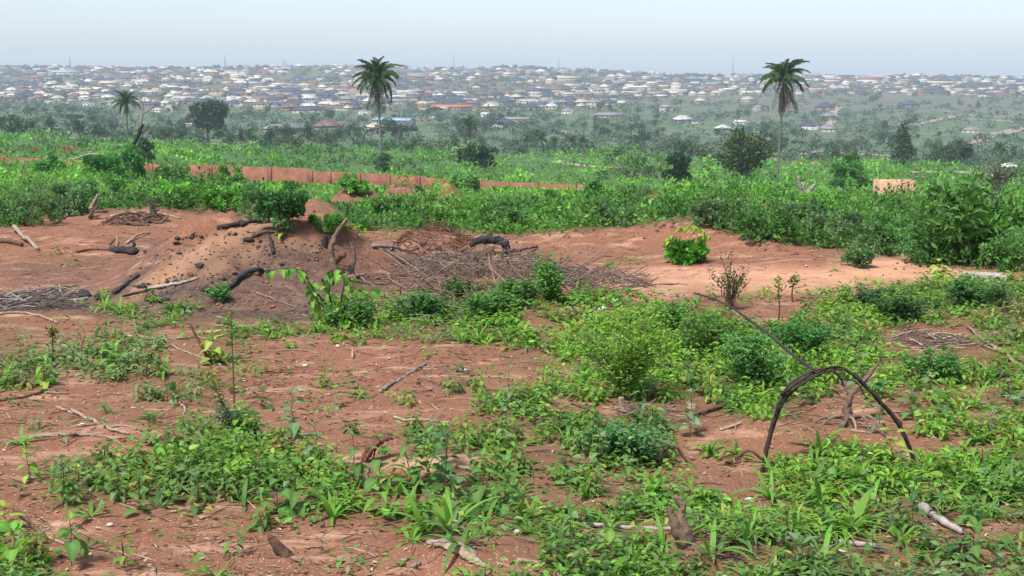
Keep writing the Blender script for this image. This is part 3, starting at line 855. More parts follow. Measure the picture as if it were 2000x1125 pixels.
def put_tree(p, kind, v, hgt, name='tree', label=None, desc=None, wide=1.0, group='trees in the valley', meshes=None, zone='far'):
    tm, cm = meshes or TP[kind][v % len(TP[kind])]
    e = empty(name, p, random.uniform(0, 6.28))
    s = hgt / 8; e.scale = (s * wide, s * wide, s)
    link('trunk', tm, e); link('crown', cm, e)
    if label: tag(e, label, 'bush' if 'bush' in name or 'shrub' in name else 'tree', group)
    else: auto(e, desc, 'tree', group, zone)
    return e
def key_tree(px, py, hpx, kind, v, label, wide=1.0, name='tree', tint=None, n=2600, size=.36, sd=1):
    p = ground_at(px, py); hgt = hpx / F * p[1]
    ms = None
    if tint is not None: ms = tree_proto(kind, tint, n, size, sd)
    return put_tree(p, kind, v, hgt, name, label, None, wide, 'trees and bushes picked out in the valley', ms)
key_tree(408, 279, 88, 'round', 0, 'big dark leafy tree standing alone at the edge of the green field', 1.12, tint=(.036, .062, .02), n=3600, size=.5, sd=5)
key_tree(375, 131, 21, 'umbrella', 0, 'dark flat-crowned tree standing highest on the skyline')
key_tree(643, 240, 27, 'round', 0, 'round dark tree below the long dark-roofed house', 1.1)
key_tree(772, 279, 46, 'round', 0, 'tall dark tree clump just past the central palm trunk', .8)
key_tree(962, 248, 30, 'round', 1, 'dark rounded tree, lower of a pair at the tan broad-roofed house', 1.0)
key_tree(976, 246, 26, 'round', 0, 'dark rounded tree, smaller of a pair at the tan broad-roofed house', 1.0)
key_tree(1192, 220, 20, 'conical', 0, 'dark conical tree behind the long tan house')
key_tree(562, 290, 46, 'thicket', 1, 'olive dome-shaped bush at the far edge of the bright field', 1.15, 'tree', (.075, .085, .035), 1600, .45, 3)
key_tree(1764, 327, 84, 'conical', 0, 'tall ragged conical tree beyond the green meadow', 1.1, 'tree', (.045, .062, .024), 1500, .42, 8)
key_tree(1868, 318, 62, 'thicket', 0, 'broad dark thicket of trees behind the far meadow', 1.35, 'tree', (.026, .05, .024), 2000, .5, 4)
key_tree(1822, 312, 45, 'round', 2, 'paler olive tree leaning on the broad dark thicket', 1.0, 'tree', (.09, .115, .045), 900, .5, 4)
key_tree(1245, 292, 28, 'umbrella', 0, 'small dark tree with a wind-swept crown above the loose shrub', 1.0)
key_tree(1000, 292, 24, 'thicket', 0, 'low dark tree clump under the small valley palms', 1.2)
key_tree(760, 292, 34, 'thicket', 2, 'grey-green scrub clump at the foot of the central palm', 1.3)
key_tree(100, 268, 20, 'umbrella', 0, 'small flat olive tree at the edge of the field', 1.0, 'tree', (.05, .06, .02), 600, .5, 9)
key_tree(192, 268, 22, 'round', 0, 'small dark tree in the valley left of the dead tree')
key_tree(1670, 307, 36, 'thin', 0, 'reddish half-dead tree over the pale far path', 1.2, 'tree', (.10, .06, .05), 300, .5, 9)
# trees of the valley floor, the larger ones one by one
tt = []
tries = 0
KW = {'round': 'rounded', 'spread': 'spreading', 'conical': 'pointed', 'umbrella': 'flat-crowned', 'thicket': 'bushy', 'thin': 'thin'}
while len(tt) < 250 and tries < 9000:
    tries += 1
    px = random.uniform(0, 2000)
    f0 = float(np.interp(px, _PX, _PY[:, 6])); f1 = float(np.interp(px, _PX, [206, 216, 214, 186, 186]))
    py = f1 + (f0 - f1) * random.random() ** .75
    dens = .55 + .9 * float(vnoise(np.array([px / 90]), np.array([py / 16]), 55)[0])
    if px > 1450 and py > 200: dens *= .75 if not (285 < py < 325) else 1.2
    if random.random() > dens or any(abs(a - px) < 10 and abs(b - py) < 3.5 for a, b in tt): continue
    tt.append((px, py))
for px, py in tt:
    p = ground_at(px, py)
    if p[1] < 330: continue
    kind = random.choices(['round', 'spread', 'thicket', 'conical', 'umbrella', 'thin'], [30, 20, 32, 6, 6, 6])[0]
    v = random.randrange(3); h = random.uniform(4.5, 9.5) * (.7 if kind == 'thicket' else 1) * np.interp(p[1], [350, 500, 1200], [.62, .85, 1.1])
    size = 'tall' if h > 7.5 else 'low' if h < 5 else 'middling'
    put_tree(p, kind, v, h, 'tree', None, f'{size} {KW[kind]} tree', random.uniform(.9, 1.4), 'trees in the valley')
# the rest of the woodland, town greenery and scrub: past counting
def far_wood():
    mb = MB()
    n = 9500
    px = rng.uniform(-250, 2250, n); lo = np.interp(px, _PX, _PY[:, 6]) ; hi = crest(px)
    py = hi + (lo - hi) * rng.uniform(0, 1, n) ** .9
    keep = rng.uniform(0, 1, n) < np.clip(.7 + .8 * vnoise(px / 70, py / 12, 91) - .25 * ((px > 1350) & (py > 190)), .12, 1)
    px, py = px[keep], py[keep]
    # depth at those heights of the picture: look it up once on a grid
    gx = np.linspace(-250, 2250, 26); gy = np.linspace(120, 345, 76)
    G = np.array([[ground_at(a, b)[1] for a in gx] for b in gy])
    u = np.clip((px + 250) / 100, 0, 24.999); w = np.clip((py - 120) / 3, 0, 74.999)
    i, j = u.astype(int), w.astype(int)
    y = G[j, i] * (1 - (u - i)) + G[j, i + 1] * (u - i)
    y = np.clip(y * rng.uniform(.97, 1.03, len(y)), 380, 3050)
    x = (px - 1000) / F * y
    z = H(x, y, False)
    ns = 420; x = np.concatenate([x, rng.uniform(-1250, 1250, ns)]); y = np.concatenate([y, rng.uniform(2850, 3010, ns)])      # trees along the skyline
    z = H(x, y, False)
    R = np.interp(y, [380, 700, 1300, 2000, 3000], [1.1, 1.7, 2.6, 3.0, 3.6]) * rng.uniform(.5, 1.5, len(y))
    K = 34
    C = np.repeat(np.stack([x, y, z], 1), K, 0); Rr = np.repeat(R, K)
    d = rdir(len(C), -.3, 1)
    P = C + d * Rr[:, None] * np.array([1.25, 1.25, 1.0]) * rng.uniform(.4, 1.05, (len(C), 1)) + np.array([0, 0, .25]) * Rr[:, None]
    pal = np.array([(.026, .050, .024), (.034, .068, .028), (.05, .088, .036), (.06, .075, .04), (.022, .038, .026)])
    cc = np.repeat(pal[rng.integers(0, 5, len(y))], K, 0) * rng.uniform(.7, 1.35, (len(C), 1))
    sz = Rr * .5 * rng.uniform(.6, 1.4, len(C))
    leaves(mb, P, norm(d + rdir(len(C)) * .8), norm(d + rdir(len(C)) * .6 + np.array([0, 0, .4])), sz, sz * .75, cc, 0)
    tag(mb.obj('woodland', M['far_leaf']), kind='stuff')
far_wood()

# ---- oil palms
def frond_mesh(name, seed, dead=False, n=34):
    r = np.random.default_rng(seed)
    mb = MB()
    s = np.linspace(0, 1, 12)
    droop = r.uniform(.34, .6) if not dead else .16
    X = s * (1 - .16 * s * droop * 2); Z = .16 * np.sin(s * np.pi * .8) * (not dead) - droop * s ** 2.3; Y = r.normal(0, .03) * s ** 2
    line = np.stack([X, Y, Z], 1)
    tc = np.array((.10, .12, .035)) if not dead else np.array((.15, .115, .085))
    tube(mb, line, np.linspace(.014, .004, 12), 4, tc, cap=False)
    t = np.linspace(.10, 1, n)
    P = np.stack([np.interp(t, s, line[:, k]) for k in range(3)], 1)
    for sd in (-1, 1):
        ln = (.10 + (.17 - .09 * dead) * np.sin(np.clip(t, 0, 1) * np.pi * .86 + .18)) * r.uniform(.8, 1.15, n)
        A = np.stack([np.full(n, .55), sd * np.full(n, .7), -r.uniform(.35, 1.1, n) - dead * .6], 1)
        Nn = np.stack([r.normal(0, .2, n), sd * r.uniform(.1, .5, n), np.ones(n)], 1)
        base = (.062, .11, .03) if not dead else (.20, .15, .11)
        leaves(mb, P, A, Nn, ln, np.full(n, .042 - .012 * dead), jit(base, n, .25), 0, droop=.35)
    return mb.mesh(name, M['leaf'])
FR = [frond_mesh('frond', i) for i in range(4)]
FD = [frond_mesh('dead_frond', 20 + i, True, 14) for i in range(3)]
def palm(p, hgt, R, label=None, n=30, dead=9, lean=(0, 0), seed=1, desc=None, trunk_r=.2):
    r = np.random.default_rng(seed)
    e = empty('oil_palm', p)
    top = np.array([lean[0], lean[1], hgt - R * .55])
    tr = MB()
    line = smoothline([(0, 0, -1), (lean[0] * .2, lean[1] * .2, hgt * .3), (lean[0] * .6, lean[1] * .6, hgt * .62), top], 8)
    rad = np.interp(np.linspace(0, 1, len(line)), [0, .1, .8, .92, 1], [trunk_r * 1.3, trunk_r, trunk_r * .95, trunk_r * 1.9, trunk_r * 1.6])
    tube(tr, line, rad * (1 + .05 * np.sin(np.arange(len(line)) * 2.2)), 9, rough=.05)
    tr.obj('trunk', M['palm_bark'], e, True)
    for i in range(n):
        f = i / n
        el = math.radians(82 - 108 * f ** 1.25 + r.normal(0, 9)); az = i * 2.39996 + r.normal(0, .12)
        o = link('frond', FR[r.integers(4)], e)
        o.location = top + np.array([0, 0, .15]); L = R * r.uniform(.9, 1.25) * (1 - .12 * (f < .2))
        o.rotation_euler = (0, -el, az); o.scale = (L, L, L)
    for i in range(dead):
        o = link('dead_frond', FD[r.integers(3)], e)
        o.location = top + np.array([0, 0, -.25]); L = R * r.uniform(.85, 1.45)
        o.rotation_euler = (0, math.radians(r.uniform(48, 84)), r.uniform(0, 6.28)); o.scale = (L, L, L)
    if label: tag(e, label, 'palm', 'oil palms')
    else: auto(e, desc, 'palm', 'oil palms', 'far')
    return e
def palm_px(px, py, top, rpx, label, y=None, **k):
    p = ground_x(px, y) if y else ground_at(px, py)
    h = at(px, top, p[1])[2] - p[2]
    return palm(p, h - (.35 * rpx / F * p[1]), rpx / F * p[1], label, **k)
palm_px(745, 335, 113, 45, 'tall central oil palm with a thin pale trunk and a skirt of dead fronds', 220, lean=(-.4, 0), seed=3, n=38, dead=16, trunk_r=.17)
palm_px(1518, 356, 110, 48, 'tall roadside oil palm with thick drooping brown fronds on its ragged crown', 200, lean=(.5, 0), seed=8, n=24, dead=26, trunk_r=.15)
palm_px(250, 268, 175, 27, 'small oil palm with arching fronds next to the bare dead tree', seed=5, n=24, dead=7, y=330)
palm_px(916, 292, 226, 20, 'stocky oil palm with drooping dead fronds behind the dark spreading bush', seed=6, n=22, dead=14, y=430)
for i, (px, py, top, r, lab) in enumerate([(1030, 298, 262, 15, 'low palm, first of a row of five under the loose shrub and the town'), (1058, 299, 258, 16, 'palm with a clear pale stem, second of a row of five'), (1082, 300, 265, 13, 'short palm in the middle of a row of five'),
                                           (1118, 300, 262, 15, 'palm with a thin stem, fourth of a row of five'), (1138, 300, 264, 15, 'last palm of a row of five towards the loose shrub'), (1163, 268, 241, 10, 'little dark palm alone among the far valley bushes'),
                                           (1233, 270, 240, 13, 'dark palm, taller of a far pair over the loose shrub'), (1254, 268, 238, 11, 'dark palm, slimmer of a far pair over the loose shrub'), (1283, 275, 252, 10, 'stubby palm just past the far pair of palms'),
                                           (1872, 318, 272, 20, 'palm with a pale stem in front of the broad dark thicket'), (1952, 322, 274, 18, 'palm with slanting fronds past the broad dark thicket'), (190, 268, 240, 12, 'dark little palm in the valley beyond the rust-brown dead bushes')]):
    palm_px(px, py, top, r, lab, seed=30 + i, n=18, dead=6)

# ================================================================== MIDDLE GROUND
# ---- dead tree and dead things
def tubes_thing(name, specs, mat, parent, n=7, rough=.06, kname=None):
    out = []
    for pts, r0, r1 in specs:
        mb = MB(); l = smoothline(pts, 4, .008)
        tube(mb, l, np.linspace(r0, r1, len(l)), n, rough=rough); out.append(mb.obj(kname or name, mat, parent, True))
    return out
def px_line(pts, y, o):
    return [at(a, b, y + (c[0] if c else 0)) - np.array(o) for a, b, *c in pts]
yd = 155.0
o = ground_x(250, yd)
e = empty('dead_tree', o); tag(e, 'bare dead tree with a charred leaning trunk and pale forked limbs', 'tree')
k = yd / F
tubes_thing('trunk', [(px_line([(249, 312), (252, 298), (262, 278), (272, 258), (278, 242)], yd, o), 6.5 * k, 3.0 * k)], M['char'], e, 8, .14)
tubes_thing('limb', [(px_line([(275, 250), (276, 232), (279, 222), (277, 200), (275, 190), (279, 178)], yd, o), 2.6 * k, .9 * k), (px_line([(278, 222), (292, 215), (303, 203), (308, 193)], yd, o), 1.8 * k, .6 * k), (px_line([(277, 205), (282, 199), (284, 192)], yd, o), 1.0 * k, .5 * k)], M['grey_wood'], e)
tubes_thing('broken_stub', [(px_line([(250, 300), (247, 292), (246, 286)], yd, o), 3.2 * k, 1.2 * k), (px_line([(266, 272), (274, 262), (281, 258)], yd, o), 2.4 * k, .8 * k)], M['char'], e, 7, .2)
def fallen(name, pts, y, r0, r1, mat, label, cat, extra=()):
    o = ground_x(pts[0][0], y); e = empty(name, o); tag(e, label, cat)
    tubes_thing('trunk', [(px_line(pts, y, o), r0 * y / F, r1 * y / F)], mat, e, 8, .1)
    for q, a, b in extra: tubes_thing('branch', [(px_line(q, y, o), a * y / F, b * y / F)], mat, e)
fallen('fallen_tree', [(135, 311), (155, 308), (170, 302), (190, 301), (205, 302)], 148, 2.2, 1.6, M['grey_wood'], 'grey fallen tree lying over the mud wall at the foot of the dead tree', 'fallen tree', [([(168, 303), (178, 296), (186, 294)], 1.2, .5), ([(160, 306), (164, 299)], 1, .4)])
def snag(px, y, label):
    o = ground_x(px, y); e = empty('tree_stump', o); tag(e, label, 'stump')
    tubes_thing('trunk', [(px_line([(1570, 398), (1567, 380), (1563, 366), (1559, 344)], y, o), 6.5 * y / F, 3 * y / F), (px_line([(1574, 398), (1578, 378), (1588, 364), (1593, 361)], y, o), 6 * y / F, 3 * y / F)], M['grey_wood'], e, 8, .2)
    tubes_thing('stub', [(px_line([(1566, 372), (1571, 360), (1574, 354)], y, o), 3 * y / F, 1 * y / F)], M['grey_wood'], e, 7, .2)
snag(1571, 60, 'grey splintered tree stump with two prongs in the bright green scrub')
def dead_bush(px, py, w, label, tint=(.14, .055, .032)):
    p = ground_at(px, py); e = empty('dead_bush', p); tag(e, label, 'bush', 'rust-brown dead bushes')
    k = p[1] / F
    cr, tr = MB(), MB()
    for _ in range(14):
        d = rdir(1, .1, 1)[0] * w * k * rng.uniform(.5, 1) * np.array([1, 1, .75]); tube(tr, smoothline([(0, 0, -.1), d * .5 + np.array([0, 0, .1]), d], 3), np.linspace(.05, .012, 7), 4)
    crown(cr, [(rng.normal(0, w * k * .4), rng.normal(0, w * k * .3), w * k * rng.uniform(.2, .7), w * k * .33) for _ in range(6)], 260, w * k * .13, tint)
    tr.obj('branches', M['twig'], e); cr.obj('withered_foliage', M['leaf'], e)
dead_bush(70, 302, 16, 'small rust-brown dead bush, farther from the dead tree'); dead_bush(129, 302, 22, 'large rust-brown dead bush, nearer to the dead tree')

# ---- the mud wall
def mud_wall():
    yb = 150.0
    T = [(-120, 303), (0, 306), (140, 312), (300, 321), (375, 322), (500, 326), (608, 329), (609, 334), (700, 338), (810, 343), (860, 350), (930, 353), (1050, 358), (1146, 361)]
    tx, ty = [a for a, b in T], [b for a, b in T]
    base = ground_x(500, yb)
    e = empty('boundary_wall', base); tag(e, 'long reddish mud block wall stepping down through the scrub', 'wall')
    edges = list(np.arange(-110, 1146, 58)); edges = [x if abs(x - 608) > 30 else 608 for x in edges] + [1146]
    gaps = ()
    for a, b in zip(edges, edges[1:]):
        mb = MB(); n = 7
        V = []
        for px in np.linspace(a + .8, b - .8, n):
            t = at(px, np.interp(px + (.5 if a >= 608 else -.5), tx, ty) + rng.uniform(-.15, .15), yb); g = ground_x(px, yb)
            for dy in (-.12, .12): V += [(t[0], yb + dy, t[2]), (g[0], yb + dy, g[2] - .5)]
        V = np.array(V) - base
        q = []
        for i in range(n - 1):
            j = i * 4; q += [[j, j + 1, j + 5, j + 4], [j + 2, j + 6, j + 7, j + 3], [j, j + 4, j + 6, j + 2]]
        q += [[0, 2, 3, 1], [(n - 1) * 4, (n - 1) * 4 + 1, (n - 1) * 4 + 3, (n - 1) * 4 + 2]]
        mb.add(V, q); mb.obj('wall_panel', M['mud'], e)
        mb = MB(); t = at(a, np.interp(a + (.6 if a >= 608 else -.6), tx, ty) - .8, yb) - base; g = ground_x(a, yb) - base
        box(mb, (t[0] - .13, -.22, g[2] - .5), (t[0] + .13, .22, t[2])); mb.obj('pier', M['mud'], e)
mud_wall()
def ruin():
    y = 150.0; k = y / F
    o = ground_x(1762, y); e = empty('unfinished_block_wall', o); tag(e, 'small unfinished tan block enclosure in the bright scrub', 'wall')
    def panel(nm, a, b, ptop, y0, y1, mat=M['tan_block']):
        mb = MB(); p0 = at(a, ptop, y) - o; p1 = at(b, ptop, y) - o
        box(mb, (p0[0], y0, -2), (p1[0], y1, p0[2])); mb.obj(nm, mat, e)
    panel('wall_panel', 1723, 1787, 358, 3.0, 3.25); panel('wall_panel', 1724, 1726, 359, 0.1, 2.9); panel('wall_panel', 1719, 1782, 377.5, -.2, .05)
    panel('pillar', 1787, 1801, 356, 2.4, 3.4); panel('pillar', 1721, 1728, 357, 2.8, 3.4); panel('coping', 1722, 1803, 354.5, 2.95, 3.5)
ruin()
def wall_low(px0, px1, py, y, label, tops=5):
    o = ground_at(px0, py); y = o[1]; e = empty('low_wall', o); tag(e, label, 'wall')
    mb = MB(); p1 = ground_x(px1, y) - o
    t = tops * y / F
    box(mb, (0, -.12, -2), (p1[0], .12, t)); mb.obj('wall_panel', M['mud'], e)
wall_low(1550, 1573, 318, 330, 'low pale wall, first of two by the far footpath', 4); wall_low(1584, 1602, 319, 335, 'low pale wall, second of two by the far footpath', 4)

# ---- white car far off on the lane
def car():
    p = ground_x(1969, 395.); p[2] += .35
    e = empty('parked_car', p, .05); tag(e, 'white car on the pale lane behind the leafless small tree', 'car')
    W = (.75, .75, .74); prof = [(-2.2, .35), (-2.25, .75), (-2.1, .92), (-1.25, 1.0), (-.6, 1.42), (.7, 1.45), (1.35, 1.02), (2.1, .9), (2.25, .6), (2.2, .35)]
    mb = MB(); n = len(prof)
    V = [(x, -.82 if z < 1.05 else -.66, z) for x, z in prof] + [(x, .82 if z < 1.05 else .66, z) for x, z in prof]
    mb.add(V, [[i, i + 1, n + i + 1, n + i] for i in range(n - 1)] + [[n - 1, 0, n, 2 * n - 1]], None, W)
    for s in (0, n):
        f = [[s, s + 1, s + 2], [s, s + 2, s + 3], [s, s + 3, s + 6], [s + 3, s + 4, s + 5], [s + 3, s + 5, s + 6], [s, s + 6, s + 7], [s, s + 7, s + 8], [s, s + 8, s + 9]]
        mb.add([V[i] for i in range(2 * n)], None, f if s == 0 else [a[::-1] for a in f], W)
    mb.obj('body', M['paint'], e)
    for nm, pts in (('side_window', [(-1.0, -.80, 1.06), (-.52, -.70, 1.36), (.0, -.70, 1.38), (.0, -.80, 1.06)]), ('side_window', [(.06, -.80, 1.06), (.06, -.70, 1.38), (.64, -.70, 1.38), (1.1, -.80, 1.06)])):
        m2 = MB(); P_ = np.array(pts); m2.add(np.vstack([P_ + (0, -.03, 0), P_ + (0, .02, 0)]), [[0, 1, 2, 3], [7, 6, 5, 4], [0, 4, 5, 1], [2, 6, 7, 3]], None, (.02, .02, .025)); m2.obj(nm, M['glass'], e)
    for x in (-1.4, 1.4):
        for s in (-1, 1):
            m2 = MB(); tube(m2, [(x, s * .68, .33), (x, s * .86, .33)], .33, 14, (.02, .02, .02)); m2.obj('wheel', M['char'], e)
car()

# ---- bushes of the middle ground, each one a thing
def bush(px, py, wpx, hpx, tint, label, n=2200, lp=7.0, name='bush', y=None, aspect=.55, stems=7, gap=.0, cat='bush', lod=0, spread=None, stem_mat='bark'):
    p = ground_x(px, y) if y else ground_at(px, py)
    k = p[1] / F; w, h = wpx * k, hpx * k
    e = empty(name, p); tag(e, label, cat)
    tr, cr = MB(), MB()
    nb = (spread or 13) * 2; bl = []
    for i in range(nb):
        a = rng.uniform(0, 6.28); q = rng.uniform(0, 1) ** .5 * .44; z = rng.uniform(.10, .94) * (1 - 1.5 * q * q)
        bl.append((q * w * math.cos(a), q * w * .8 * math.sin(a), z * h, min(w, h) * rng.uniform(.07, .17)))
    crown(cr, bl, n, lp * k, tint, .3, aspect, lod)
    for i in range(stems):
        b = bl[i % nb]
        tube(tr, smoothline([(rng.normal(0, w * .03), rng.normal(0, w * .03), -.05 * h), (b[0] * .5, b[1] * .5, b[2] * .6), (b[0], b[1], b[2] + h * .06)], 4), np.linspace(2.0 * k, .6 * k, 9), 5)
    tr.obj('stem', M[stem_mat], e, True); cr.obj('foliage', M['leaf'], e)
    return e
bush(1660, 372, 104, 68, (.05, .125, .026), 'bright green domed bush in front of the roofless tan enclosure', 3000, 7, spread=16)
bush(1318, 358, 56, 68, (.016, .036, .013), 'nearly black-green conical bush against the loose pale shrub', 1700, 7)
bush(1232, 352, 155, 72, (.055, .10, .033), 'wide loose shrub with pale upright stems showing through', 2000, 6, stems=13, stem_mat='grey_wood', spread=20)
bush(932, 327, 84, 48, (.022, .05, .016), 'dark spreading bush over the bright field below the stocky palm', 1900, 7)
bush(747, 338, 32, 50, (.024, .052, .018), 'slim dark sapling rising from behind the mud wall', 500, 6, name='sapling', stems=5, cat='sapling')
bush(228, 372, 124, 74, (.032, .085, .018), 'large dark green bush close to the mud wall', 3400, 7, y=95, spread=17)
bush(284, 318, 34, 44, (.018, .042, .016), 'narrow dark bush standing against the dead tree', 700, 7)
bush(95, 330, 60, 40, (.042, .10, .024), 'leafy green bush in front of the mud wall end', 1300, 7, y=110)
bush(350, 352, 50, 40, (.05, .10, .028), 'small green bush growing against the mud wall', 900, 7, y=120)
bush(552, 446, 116, 92, (.032, .075, .022), 'dark leafy bush just behind the burnt mound', 3600, 8, spread=17)
bush(480, 390, 80, 55, (.046, .105, .024), 'mid green bush between the burnt mound and the mud wall', 1500, 7, y=40)
bush(1165, 408, 75, 62, (.030, .075, .018), 'rich green bush above the right end of the mud wall', 1700, 8, y=45)
bush(1075, 412, 90, 50, (.034, .066, .022), 'dull green bush below the right end of the mud wall', 1500, 7, y=40)
bush(800, 400, 70, 55, (.034, .066, .022), 'dull green bush on the bare red bank', 1300, 7, y=45)
bush(150, 420, 120, 70, (.05, .08, .034), 'grey-green bush beside the driftwood at the cleared edge', 2200, 7, y=17)
bush(1450, 362, 80, 40, (.05, .11, .028), 'leafy bush at the foot of the grey-stemmed olive bush', 1300, 7, y=120)
bush(1885, 515, 200, 165, (.044, .108, .024), 'tall dark-stemmed shrub with drooping bright leaves by the concrete block', 2600, 15, spread=22, stems=14, name='shrub', aspect=.5, lod=1)
bush(1675, 522, 66, 44, (.05, .10, .034), 'low round bush standing out on the sandy path', 1300, 7, spread=12)
bush(1560, 480, 150, 66, (.055, .085, .036), 'grey-green mounded bush on the red bank edge', 2600, 7, y=15.4, spread=18)
bush(1342, 512, 82, 44, (.04, .14, .018), 'bright green rounded bush with pale yellow top sprigs on the sand', 900, 15, name='shrub', aspect=.62, lod=1, spread=14)
e_top = bpy.data.objects['shrub.001'] if 'shrub.001' in bpy.data.objects else None
if e_top:                                           # its pale young sprigs
    k = e_top.location.y / F; mb = MB()
    for dx, dz in ((-30, 48), (-10, 66), (8, 70), (24, 62), (34, 50), (-34, 40), (26, 44)):
        n = 16; s = np.linspace(0, 1, n)
        P_ = np.stack([dx * k + (s - .5) * 22 * k, rng.normal(0, 4 * k, n), (dz + 4 * np.sin(s * 3.1)) * k], 1)
        leaves(mb, P_, np.stack([rng.normal(0, .4, n), rng.normal(0, .5, n), -np.ones(n) * .6], 1), rdir(n), np.full(n, 12 * k), np.full(n, 6 * k), jit((.30, .42, .07), n), 1)
    mb.obj('young_leaves', M['leaf'], e_top)
for px, py, w, h, tc, d in ((690, 376, 60, 34, (.06, .13, .028), 'fresh green mounded bush'), (445, 366, 70, 40, (.065, .14, .026), 'fresh green mounded bush'), (905, 380, 70, 36, (.055, .12, .028), 'mid green mounded bush'), (330, 362, 60, 40, (.045, .10, .024), 'mid green mounded bush'), (770, 434, 95, 58, (.050, .095, .028), 'mid green mounded bush'), (868, 444, 110, 52, (.058, .115, .028), 'fresh green mounded bush'), (985, 448, 120, 56, (.044, .09, .026), 'mid green mounded bush'), (1095, 444, 115, 52, (.062, .125, .028), 'fresh green mounded bush'),
                           (1195, 446, 120, 66, (.062, .092, .040), 'greyish mounded bush'), (1300, 420, 95, 48, (.05, .10, .028), 'mid green mounded bush'), (1405, 444, 115, 58, (.058, .088, .038), 'greyish mounded bush'), (1500, 462, 130, 62, (.042, .088, .024), 'mid green mounded bush'), (1632, 480, 150, 74, (.062, .10, .042), 'greyish mounded bush'),
                           (1730, 498, 150, 74, (.040, .092, .024), 'deep green mounded bush'), (1810, 512, 140, 62, (.042, .09, .026), 'deep green mounded bush'), (1975, 528, 130, 84, (.048, .10, .026), 'deep green mounded bush'), (55, 440, 150, 76, (.058, .10, .036), 'greyish mounded bush'), (205, 402, 120, 56, (.05, .105, .026), 'mid green mounded bush'),
                           (640, 452, 80, 38, (.062, .13, .028), 'fresh green mounded bush'), (432, 410, 92, 56, (.066, .14, .026), 'fresh green mounded bush'), (340, 402, 92, 48, (.07, .15, .026), 'fresh green mounded bush'), (1460, 410, 100, 50, (.085, .18, .026), 'lime mounded bush'), (1350, 395, 90, 40, (.09, .19, .026), 'lime mounded bush'), (1590, 415, 110, 45, (.08, .17, .026), 'lime mounded bush')):
    e = bush(px, py, w, h, tc, None, 2400, 6.5, spread=15, stems=5); auto(e, d, 'bush', 'mounded bushes along the hedge', 'mid')
def thorn(px, py, w, hgt, label, nb=46, leafn=500, tint=(.07, .095, .03), y=None, name='thorn_bush', mat='grey_wood', th=1.3, lf=6):
    p = ground_x(px, y) if y else ground_at(px, py); k = p[1] / F
    e = empty(name, p); tag(e, label, 'bush' if 'bush' in name else 'tree')
    tr, cr = MB(), MB(); tips = []
    for i in range(nb):
        a = rng.uniform(0, 6.28); q = rng.uniform(.1, .55); d = np.array([math.cos(a) * q * w, math.sin(a) * q * w * .7, rng.uniform(.45, 1.0) * hgt * (1 - .7 * q * q)]) * k
        b = d * rng.uniform(.35, .6) * np.array([.6, .6, 1.0])
        tube(tr, smoothline([(rng.normal(0, .02), rng.normal(0, .02), -.1), b, d], 4, .03), np.linspace(th * k * 1.5, th * k * .4, 9), 4)
        for _ in range(2):
            t = b + (d - b) * rng.uniform(.2, .8); tube(tr, smoothline([t, t + rdir(1, -.1, 1)[0] * hgt * k * .2], 2), np.linspace(th * k * .6, th * k * .25, 5), 3)
        tips.append(d)
    T_ = np.array(tips)[rng.integers(0, nb, leafn)] * rng.uniform(.45, 1.05, (leafn, 1)) + rng.normal(0, 4 * k, (leafn, 3))
    leaves(cr, T_, rdir(leafn), rdir(leafn), np.full(leafn, lf * k), np.full(leafn, lf * .55 * k), jit(tint, leafn, .3), 0)
    tr.obj('branches', M[mat], e, True); cr.obj('foliage', M['leaf'], e)
thorn(1456, 350, 110, 96, 'open grey-stemmed bush with olive green leaves beside the roadside palm', 60, 4200, (.075, .12, .03), lf=8.5)
thorn(1950, 372, 95, 62, 'dark twisted small tree with hardly any leaves before the white car', 34, 220, name='small_tree', mat='bark', th=1.6)
thorn(300, 425, 60, 52, 'dry dark twig bush leaning over the root tangle', 12, 40, mat='bark', th=1.1)
thorn(1925, 478, 120, 160, 'thicket of tall thin dark stems rising from the drooping-leaved shrub', 22, 500, (.05, .10, .03), y=14.4, name='stem_bush', mat='bark', th=1.0)

